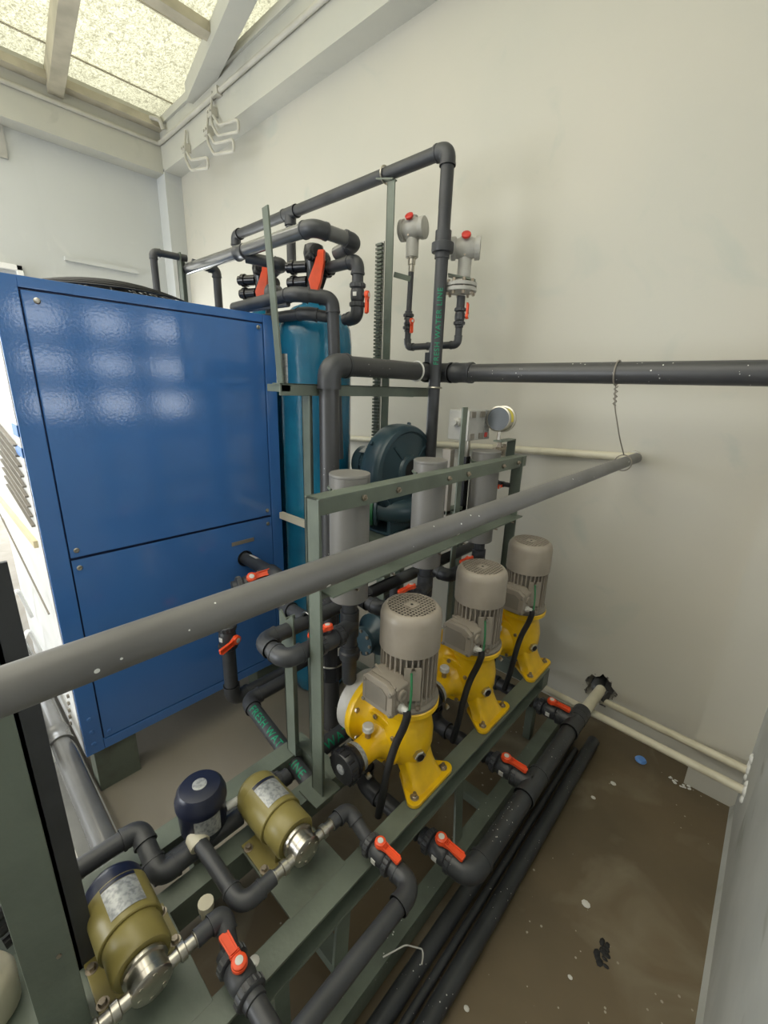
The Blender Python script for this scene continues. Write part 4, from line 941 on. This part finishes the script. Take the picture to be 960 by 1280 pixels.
head(-2.07, 1.315, 'black valve head with orange lever on the hidden blue tank')

# pipes around the tank tops
zt = 2.16
pipe('shiny dark manifold pipe passing in front of both valve heads then looping back', [(-2.50, 1.14, zt+0.01), (-1.435, 1.14, zt), (-1.41, 1.335, zt-0.01), (-1.53, 1.335, zt-0.03)], 0.0265, m_sil, m_pvc, L=0.05, couplings=(((-1.95, 1.14, zt), X_),))
pipe('dark branch pipe from the manifold to the rear valve head', [(-1.93, 1.15, zt-0.02), (-1.83, 1.27, zt-0.04), (-1.95, 1.315, zt-0.04)], 0.024, m_pvc, L=0.03)
pipe('dark outlet pipe dropping right of the front valve head', [(-1.56, 1.32, 2.08), (-1.385, 1.32, 2.08), (-1.385, 1.32, 1.87), (-1.46, 1.32, 1.87)], 0.023, m_pvc, L=0.045)
valve('orange handled valve on the drop pipe right of the front blue tank', (-1.385, 1.32, 1.955), -Z_, V((0.85, 0.35, 0)), 0.62)
pipe('dark pipe crossing before the front tank dome and dropping down its right side', [(-1.95, 1.09, 1.925), (-1.49, 1.09, 1.935), (-1.40, 1.20, 1.925), (-1.385, 1.215, 1.3)], 0.024, m_pvc, L=0.045)
pipe('lower dark pipe hugging the front tank dome', [(-1.80, 1.13, 1.87), (-1.50, 1.15, 1.875), (-1.415, 1.22, 1.86)], 0.022, m_pvc, L=0.04)
pipe('dark bent pipe between the two blue tank necks', [(-1.80, 1.18, 1.90), (-1.80, 1.18, 2.00), (-1.88, 1.28, 2.02)], 0.022, m_pvc, L=0.035)
# high pipe run
top = pipe('long high dark pipe from far valve head to the tall riser', [(-2.83, 1.62, 2.37), (-2.83, 1.62, 2.50), (-1.195, 1.62, 2.50), (-1.195, 1.62, 2.30)], 0.027, m_pvc, L=0.05, tees=(((-2.24, 1.62, 2.50), X_, -Z_),))
LMB(top.location).cyl((-2.24, 1.62, 2.45), (-2.24, 1.62, 2.22), 0.026, 16).obj('tube', m_pvc, top)
LMB(top.location).tube([(-1.53, 1.62+0.033*math.cos(t), 2.50+0.033*math.sin(t)) for t in [k*PI/10 for k in range(21)]], 0.004, 6).obj('clamp', m_steel, top)
ris = pipe('tall dark riser pipe stencilled in green before the pale wall', [(-1.195, 1.62, 2.31), (-1.195, 1.62, 0.95)], 0.0265, m_pvc, couplings=())
LMB(ris.location).lathe((-1.195, 1.62, 2.12), (0, 0, 1), [(0.031, 0), (0.031, 0.02), (0.044, 0.022), (0.046, 0.03), (0.046, 0.055), (0.033, 0.06), (0.033, 0.10)], 24).obj('union_nut', m_pvc, ris)
stencil('FRESH WATER LINE', V((-1.195, 1.62, 1.70))-ris.location, (0, 0, 1), (0.60, -0.80, 0), 0.031, 0.0265, ris)
LMB(ris.location).tube([(-1.195+0.031*math.cos(t), 1.62+0.031*math.sin(t), 1.605) for t in [k*PI/10 for k in range(21)]], 0.004, 6).obj('clamp', m_steel, ris)

# big black pipe: riser, run to the wall, and across the wall
bp = pipe('thick dark pipe rising beside the front tank and crossing the big wall', [(-1.245, 1.05, 0.10), (-1.245, 1.05, 1.672), (-1.245, 1.70, 1.672), (0.172, 1.70, 1.672)], 0.037, m_pvcb, m_pvc, L=0.075, couplings=(((-1.10, 1.70, 1.672), X_),), seg=28)
# ring clamp and the tie wire
LMB(bp.location).tube([(-1.245+0.041*math.cos(t), 1.55, 1.672+0.041*math.sin(t)) for t in [k*PI/10 for k in range(21)]], 0.004, 6).obj('clamp', m_wire, bp)
o = root('tie_wire', 'twisted steel wire hanging from black wall pipe down to diagonal grey pipe', 'wire', (-0.455, 1.75, 1.40))
O = o.location
LMB(O).tube([(-0.470, 1.70+0.041*math.cos(t), 1.672+0.041*math.sin(t)) for t in [k*PI/10-PI/2 for k in range(21)]], 0.003, 6).obj('upper_loop', m_motord, o)
LMB(O).tube([(-0.469, 1.70, 1.632), (-0.466, 1.72, 1.56), (-0.450, 1.80, 1.44), (-0.442, 1.865, 1.376)], 0.0022, 6, 0.03).obj('strand', m_motord, o)
LMB(O).tube([(-0.468+0.006*math.cos(k*1.3), 1.703+0.0012*k+0.006*math.sin(k*1.3), 1.628-0.0035*k) for k in range(20)], 0.002, 6).obj('twist', m_motord, o)
LMB(O).tube([(-0.440+0.031*math.cos(t), 1.868, 1.343+0.031*math.sin(t)) for t in [k*PI/10 for k in range(21)]], 0.0025, 6).obj('lower_loop', m_motord, o)
# diagonal grey pipe
dp = pipe('long grey pipe crossing the whole photo diagonally from near left to the big wall', [(-0.44, -1.2, 1.343), (-0.44, 2.07, 1.343)], 0.0212, m_pvcm, seg=32)
ivp = pipe('ivory pipe along the big wall joined to the grey diagonal pipe', [(-0.448, 2.075, 1.343), (-2.6, 2.075, 1.23)], 0.018, m_ivory, couplings=(((-0.455, 2.075, 1.3425), X_),))
for x in (-1.1, -2.0): LMB(ivp.location).box((x-0.012, 2.052, 1.29+(x+1.1)*0.05), (x+0.012, 2.10, 1.33+(x+1.1)*0.05)).obj('clip', m_ivory, ivp)

# ------------------------------------------------------------------ instrument manifold
my = 1.70
pipe('thin black U-shaped manifold pipe carrying the two transmitters', [(-1.43, my, 1.87), (-1.43, my, 1.79), (-1.14, my, 1.79), (-1.14, my, 1.87)], 0.015, m_pvc, L=0.034, tees=(((-1.275, my, 1.79), X_, -Z_),))
o = MB().box((-1.305, my-0.02, 1.70), (-1.262, my+0.02, 1.762)).obj('saddle_fitting', m_pvc, bev=0.003); tag(o, 'square black fitting between manifold and thick wall pipe', 'fitting')
valve('small orange handled valve under the left transmitter', (-1.43, my, 1.905), -Z_, V((0.85, 0.0, 0)) + V((0, -0.3, 0)), 0.48)
valve('small orange handled valve under the flanged transmitter', (-1.14, my, 1.905), Z_, V((0.9, 0.25, 0)), 0.48)
pipe('thin dark pipe rising to the left transmitter head', [(-1.43, my, 1.94), (-1.425, my, 2.14)], 0.013, m_pvc)
def transmitter(loc, rz, label, flanged):
    o = root('pressure_transmitter', label, 'transmitter', loc, rz, 'pressure transmitters')
    MB().lathe((0, 0, 0), (0, 0, 1), [(0.012, 0), (0.014, 0.002), (0.014, 0.03), (0.018, 0.032), (0.018, 0.055), (0.024, 0.057), (0.024, 0.062)], 20).obj('process_nut', m_steel, o)
    MB().lathe((0, 0, 0.06), (0, 0, 1), [(0.026, 0), (0.029, 0.002), (0.029, 0.07), (0.024, 0.09)], 24).obj('neck', m_trans, o)
    b = MB(); b.lathe((-0.062, 0, 0.175), (1, 0, 0), [(0.040, 0), (0.045, 0.003), (0.045, 0.020), (0.038, 0.022), (0.038, 0.030), (0.046, 0.045), (0.046, 0.080), (0.038, 0.095), (0.038, 0.100), (0.045, 0.102), (0.045, 0.121), (0.040, 0.124)], 30).obj('housing', m_trans, o)
    MB().lathe((0, 0, 0.215), (0, 0, 1), [(0.020, 0), (0.020, 0.012), (0.016, 0.014)], 16).obj('plug_boss', m_trans, o)
    MB().lathe((0.0, -0.040, 0.210), (0, -0.8, 0.6), [(0.016, 0), (0.019, 0.002), (0.019, 0.010), (0.014, 0.013)], 16).obj('red_plug', m_redd, o)
    MB().lathe((0.0, -0.046, 0.14), (0, -1, 0), [(0.004, 0), (0.004, 0.004)], 10).obj('screw', m_zinc, o)
    return o
transmitter((-1.425, my, 2.115), 0.25, 'pale grey transmitter with a red plug, left of the tall riser', False)
tr = transmitter((-1.155, my+0.03, 2.00), 0.55, 'pale grey round transmitter above a flange, right of the tall riser', True)
fl = root('flange_pair', 'round pale flange pair with bolts under the right transmitter', 'flange', (-1.145, my, 2.00))
MB().lathe((0, 0, 0), (0, 0, 1), [(0.065, 0), (0.067, 0.002), (0.067, 0.014), (0.065, 0.016)], 32).obj('lower_flange', m_trans, fl)
MB().lathe((0, 0, 0.02), (0, 0, 1), [(0.065, 0), (0.067, 0.002), (0.067, 0.014), (0.03, 0.018), (0.02, 0.03)], 32).obj('upper_flange', m_trans, fl)
for k in range(8):
    t = 2*PI*k/8; MB().hexa((0.055*math.cos(t), 0.055*math.sin(t), -0.012), (0, 0, 1), 0.007, 0.06).obj('bolt', m_zinc, fl)
pipe('short dark pipe between right small valve and flange', [(-1.14, my, 1.93), (-1.14, my, 1.985)], 0.018, m_pvc)
o = MB().bar((-1.20, my-0.02, 2.07), (-1.10, my+0.04, 2.045), 0.05, 0.006).obj('mounting_bracket', m_green); tag(o, 'slanted grey bracket plate under the right transmitter', 'bracket')
o = MB().bar((-1.47, 1.63, 2.10), (-1.42, 1.69, 2.085), 0.006, 0.022).obj('pipe_strap', m_green); tag(o, 'green strap tying transmitter pipe to the tall post', 'strap')

# ------------------------------------------------------------------ switch box and gauge on the right end of the rack
o = root('switch_box', 'grey junction box mounted behind a green flat post near the far cylinder', 'box', (-1.005, 1.575, 1.395))
MB().box((-0.05, -0.03, 0.0), (0.05, 0.10, 0.125)).obj('box_body', m_trans, o, bev=0.006)
MB().prism([(0, 0), (0.05, 0.0), (0.03, 0.125), (0, 0.125)], (0.05, 0.10, 0), (0, 1, 0), (0, 0, 1), (-1, 0, 0), 0.09).obj('cover', m_plate, o, bev=0.003)
for zz in (0.005, 0.095):
    for yy in (-0.02, 0.055): MB().box((0.05, yy, zz), (0.056, yy+0.035, zz+0.025)).obj('clamp_pad', m_motord, o, bev=0.002)
MB().lathe((0.0, -0.03, 0.075), (0, -1, 0), [(0.018, 0), (0.018, 0.018), (0.012, 0.022), (0.012, 0.035)], 14).obj('side_gland', m_trans, o)
MB().box((0.05, 0.105, 0.01), (0.053, 0.125, 0.03)).obj('red_mark', m_redd, o)
o = root('flat_post', 'green flat bar post standing in front of the grey junction box', 'post', (-0.935, 1.435, 0.40))
MB().box((0, 0.02, 0), (0.006, 0.055, 1.135)).obj('bar', m_green, o, bev=0.001)
MB().box((-0.06, 0.025, 0.70), (0.0, 0.05, 0.71)).obj('bracket', m_green, o)
for zz, yy in ((1.36, 1.42), (1.33, 1.46)):
    pass
o = root('level_switch', 'black jointed switch assembly hanging beside the flat post', 'switch', (-0.975, 1.46, 1.0))
MB().box((-0.02, -0.03, 0.0), (0.02, 0.0, 0.37)).obj('dark_channel', m_motord, o, bev=0.003)
MB().box((-0.02, 0.09, -0.05), (0.02, 0.125, 0.33)).obj('dark_channel', m_blackg, o, bev=0.003)
MB().cyl((-0.0, 0.11, 0.33), (0.0, 0.11, 0.40), 0.018, 14).obj('knuckle', m_steel, o)
MB().box((-0.02, -0.03, 0.10), (0.02, 0.12, 0.115)).obj('bracket', m_green, o)
MB().cyl((0.0, 0.02, 0.04), (0.0, 0.02, 0.10), 0.025, 14).obj('cap', m_motord, o)
g = root('pressure_gauge', 'round steel gauge with dark glass and yellow label on green bracket', 'gauge', (-0.90, 1.71, 1.42))
ax = V((0.10, -1.0, 0.04)).normalized()
c = V((0, 0, 0.065))
MB().lathe(c-ax*0.035, ax, [(0.052, 0), (0.056, 0.002), (0.056, 0.010), (0.050, 0.012), (0.050, 0.050), (0.053, 0.052), (0.053, 0.064), (0.048, 0.066), (0.047, 0.060)], 36).obj('case', m_steel, g)
MB().lathe(c+ax*0.026, ax, [(0.048, 0), (0.048, 0.002)], 32).obj('glass', m_glass, g)
b = MB(); x_, y_, d_ = frame_of(ax)
sg = 8; base_t = 0
for hh in (0.018, 0.046):
    for k in range(sg+1):
        tt = -0.2+k*0.16; dirv = (V((1, 0.1, 0))*math.cos(tt)+V((0, 0, 1))*math.sin(tt)).normalized(); dirv = (dirv-ax*dirv.dot(ax)).normalized()
        b.v.append(c-ax*0.035+ax*hh+dirv*0.0507)
for k in range(sg): b.f.append((k, k+1, sg+2+k, sg+1+k))
b.obj('label', m_ylab, g)
MB().cyl((0, 0, -0.03), (0, 0, 0.02), 0.008, 12).obj('stem', m_steel, g)
o = root('gauge_bracket', 'green bent bracket arm carrying the round gauge with its small brass fittings', 'bracket', (-0.87, 1.70, 1.335))
MB().box((-0.04, -0.02, 0.055), (0.0, 0.115, 0.062)).box((-0.04, 0.108, -0.02), (0.0, 0.115, 0.062)).obj('arm', m_green, o, bev=0.002)
MB().cyl((-0.03, -0.02, 0.02), (-0.03, 0.07, 0.02), 0.011, 12).cyl((-0.03, 0.02, 0.02), (-0.03, 0.02, 0.055), 0.010, 10).cyl((-0.03, 0.06, -0.01), (-0.03, 0.06, 0.04), 0.012, 8).obj('needle_valve', m_zinc, o)
valve('small orange handled valve to the right of the far grey cylinder', (-0.90, 1.705, 1.20), Y_, V((0.9, 0.0, -0.2)), 0.40)

# ------------------------------------------------------------------ pipework behind the chiller
pipe('thin dark inverted-U pipe rising behind the chiller top', [(-2.52, 0.98, 1.9), (-2.52, 0.98, 2.22), (-2.50, 1.14, 2.22)], 0.017, m_pvc, L=0.03)
pipe('dark bent pipe behind the chiller right of the clamp post', [(-2.44, 1.14, 2.19), (-2.42, 1.26, 2.18), (-2.42, 1.26, 1.9)], 0.021, m_pvc, L=0.035)
o = MB().box((-2.53, 1.10, 1.0), (-2.485, 1.106, 2.24)).box((-2.53, 1.10, 1.0), (-2.524, 1.14, 2.24)).obj('clamp_post', m_green); tag(o, 'green post rising behind the chiller with a pipe clamp', 'post')
valve('small orange handled valve far left of the rear valve head', (-2.26, 1.36, 2.12), X_, V((-0.3, -0.9, 0.1)), 0.45)
pipe('thin pale rod running before the rear tank neck', [(-2.05, 1.10, 1.915), (-1.55, 1.10, 1.905)], 0.010, m_sil)
o = MB().tube([(-2.0, -0.2, 0), (-2.0, -0.2, 0.01)], 0.01, 6)

# ------------------------------------------------------------------ posts and bits at the lower left
o = root('front_post', 'broad green angle post close to the camera at the lower left', 'post', (-0.74, 0.0, 0.0)); O = o.location
LMB(O).box((-0.722, -0.045, 0.0), (-0.714, 0.020, 1.33)).obj('outer_flange', m_green, o, bev=0.002)
LMB(O).box((-0.79, 0.012, 0.0), (-0.72, 0.020, 1.33)).obj('inner_flange', m_green, o, bev=0.002)
for zz in (0.66, 0.44): LMB(O).hexa((-0.714, 0.0, zz), (1, 0, 0), 0.004, 0.003).obj('rivet', m_zinc, o)
o = MB().box((-0.858, 0.022, 0.40), (-0.850, 0.060, 1.32)).box((-0.90, 0.022, 0.40), (-0.85, 0.030, 1.32)).obj('rear_post', m_pvc); tag(o, 'steel post coloured dark for its shade, just behind the broad green foreground post', 'post')  # shade on this green post is put into the colour by a dark material
o = root('white_canister', 'dirty white plastic canister at the left edge beneath the green post', 'canister', (-0.90, -0.115, 0.40))
MB().lathe((0, 0, 0), (0, 0, 1), [(0.045, 0), (0.052, 0.01), (0.055, 0.08), (0.048, 0.10), (0.030, 0.115), (0.030, 0.13)], 28).obj('body', m_ivory, o)
MB().lathe((0, 0, 0.13), (0, 0, 1), [(0.033, 0), (0.033, 0.018), (0.030, 0.02)], 24).obj('lid', m_ivory, o)
o = root('coiled_cable', 'coiled black ribbed hose at the left edge behind the post', 'hose', (-1.06, -0.075, 0.43))
MB().tube([(0.065*math.cos(t), 0.065*math.sin(t), 0.013*t/2) for t in [k*0.35 for k in range(72)]], 0.013, 8).obj('coil', m_black, o)
# string and strap
simple_tube('string', 'thin white string hanging beside the foreground posts', 'string', [(-1.28, 0.06, 0.55), (-1.27, 0.07, 0.56), (-1.22, 0.075, 0.42), (-1.13, 0.07, 0.36), (-1.10, 0.055, 0.345)], 0.0025, m_wire, 0.02, 6)
o = MB().box((-1.19, 0.045, 0.34), (-1.10, 0.085, 0.352)).obj('offcut', m_whitem); tag(o, 'pale scrap strip lying beside the string end', 'scrap')
simple_tube('loose_wire', 'thin bent bright wire on the floor pipes right of skid', 'wire', [(-0.50, 0.60, 0.11), (-0.47, 0.66, 0.118), (-0.44, 0.70, 0.085), (-0.43, 0.69, 0.08), (-0.42, 0.67, 0.09)], 0.002, m_wire, 0.01, 6)
o = MB().box((-1.30, -0.5, 0.0), (-1.26, 0.12, 0.05)).obj('floor_bar', m_green); tag(o, 'narrow green bar on the floor at the lower left', 'bar')
# little cables by the chiller side
for i, (x0, z0) in enumerate(((-2.05, 0.72), (-1.98, 0.56))):
    simple_tube('hose_end', ('upper' if i == 0 else 'lower')+' clear hose end with black clip beside the chiller side', 'hose', [(x0, 0.08, z0), (x0-0.06, 0.13, z0+0.03), (x0-0.18, 0.17, z0+0.02), (x0-0.24, 0.20, z0-0.15)], 0.008, m_film, 0.04, 8)
simple_tube('dotted_cable', 'thin cable running down the bright chiller side', 'cable', [(-2.9, 0.15, 1.3), (-1.76, 0.20, 0.80)], 0.003, m_motord, 0, 6)
# bits of debris on the floor
rnd = random.Random(3)
for i, (x, y, s) in enumerate(((-0.15, 1.20, .012), (-0.22, 1.75, .010), (-0.26, 1.62, .008), (-0.12, 0.98, .006), (-0.30, 0.72, .007), (-1.28, 0.80, .016), (-1.38, 0.62, .012))):
    o = MB().ball((x, y, s*0.25), s*1.2, s, s*0.3, 8, 5).obj('paint_chip', m_white)
    tag(o, ['pale paint chip in the middle of the brown floor', 'pale paint chip nearest the ivory pipes', 'small pale chip just before the one by the ivory pipes', 'tiny pale chip on the floor toward the camera', 'tiny pale chip close to the floor pipes', 'pale chip on grey floor before the chiller', 'pale chip on grey floor nearer the navy actuator'][i], 'debris')
o = MB().lathe((-0.165, 1.97, 0.0), (0, 0, 1), [(0.022, 0), (0.024, 0.004), (0.018, 0.012), (0.006, 0.013)], 18).obj('blue_cap', m_bband); tag(o, 'small blue cap on the floor under the rear ivory pipe', 'cap')
b = MB()
for i in range(14):
    t = rnd.uniform(0, 6.28); q = rnd.uniform(0, 0.03); b.ball((-0.066+q*math.cos(t)*0.7, 1.11+q*math.sin(t)*1.4, 0.002), rnd.uniform(.004, .012), rnd.uniform(.004, .014), 0.003, 7, 4)
o = b.obj('dirt_patch', m_dark); tag(o, 'black dirt patch on the brown floor between the skid and the right wall', 'dirt'); o['kind'] = 'stuff'

o = MB().box((-1.68, 1.105, 0.985), (-1.30, 1.125, 1.015)).obj('pale_bar', m_ivory); tag(o, 'pale flat bar across the blue tank between chiller and green post', 'bar')

pipe('tiny dark branch pipe feeding the far left small valve', [(-2.30, 1.36, 2.12), (-2.05, 1.335, 2.115)], 0.012, m_pvc)
pipe('tiny dark branch pipe holding the small valve by the far cylinder', [(-0.90, 1.665, 1.20), (-0.90, 1.745, 1.20), (-0.835, 1.745, 1.20)], 0.011, m_pvc)
o = MB().lathe((-0.455, 2.075, 1.343), (0, 1, 0), [(0.027, 0.0), (0.027, 0.026)], 20).obj('wall_collar', m_whitem); tag(o, 'pale mortar collar where the diagonal grey pipe meets the big wall', 'collar')

b = MB()
for i in range(16): b.ball((rnd.uniform(-0.05, 0.03), rnd.uniform(1.94, 1.965), 0.003), rnd.uniform(.003, .009), rnd.uniform(.002, .006), 0.003, 7, 4)
o = b.obj('paint_splash', m_foam); tag(o, 'white paint splash on the floor at the foot of the corner column', 'paint'); o['kind'] = 'stuff'
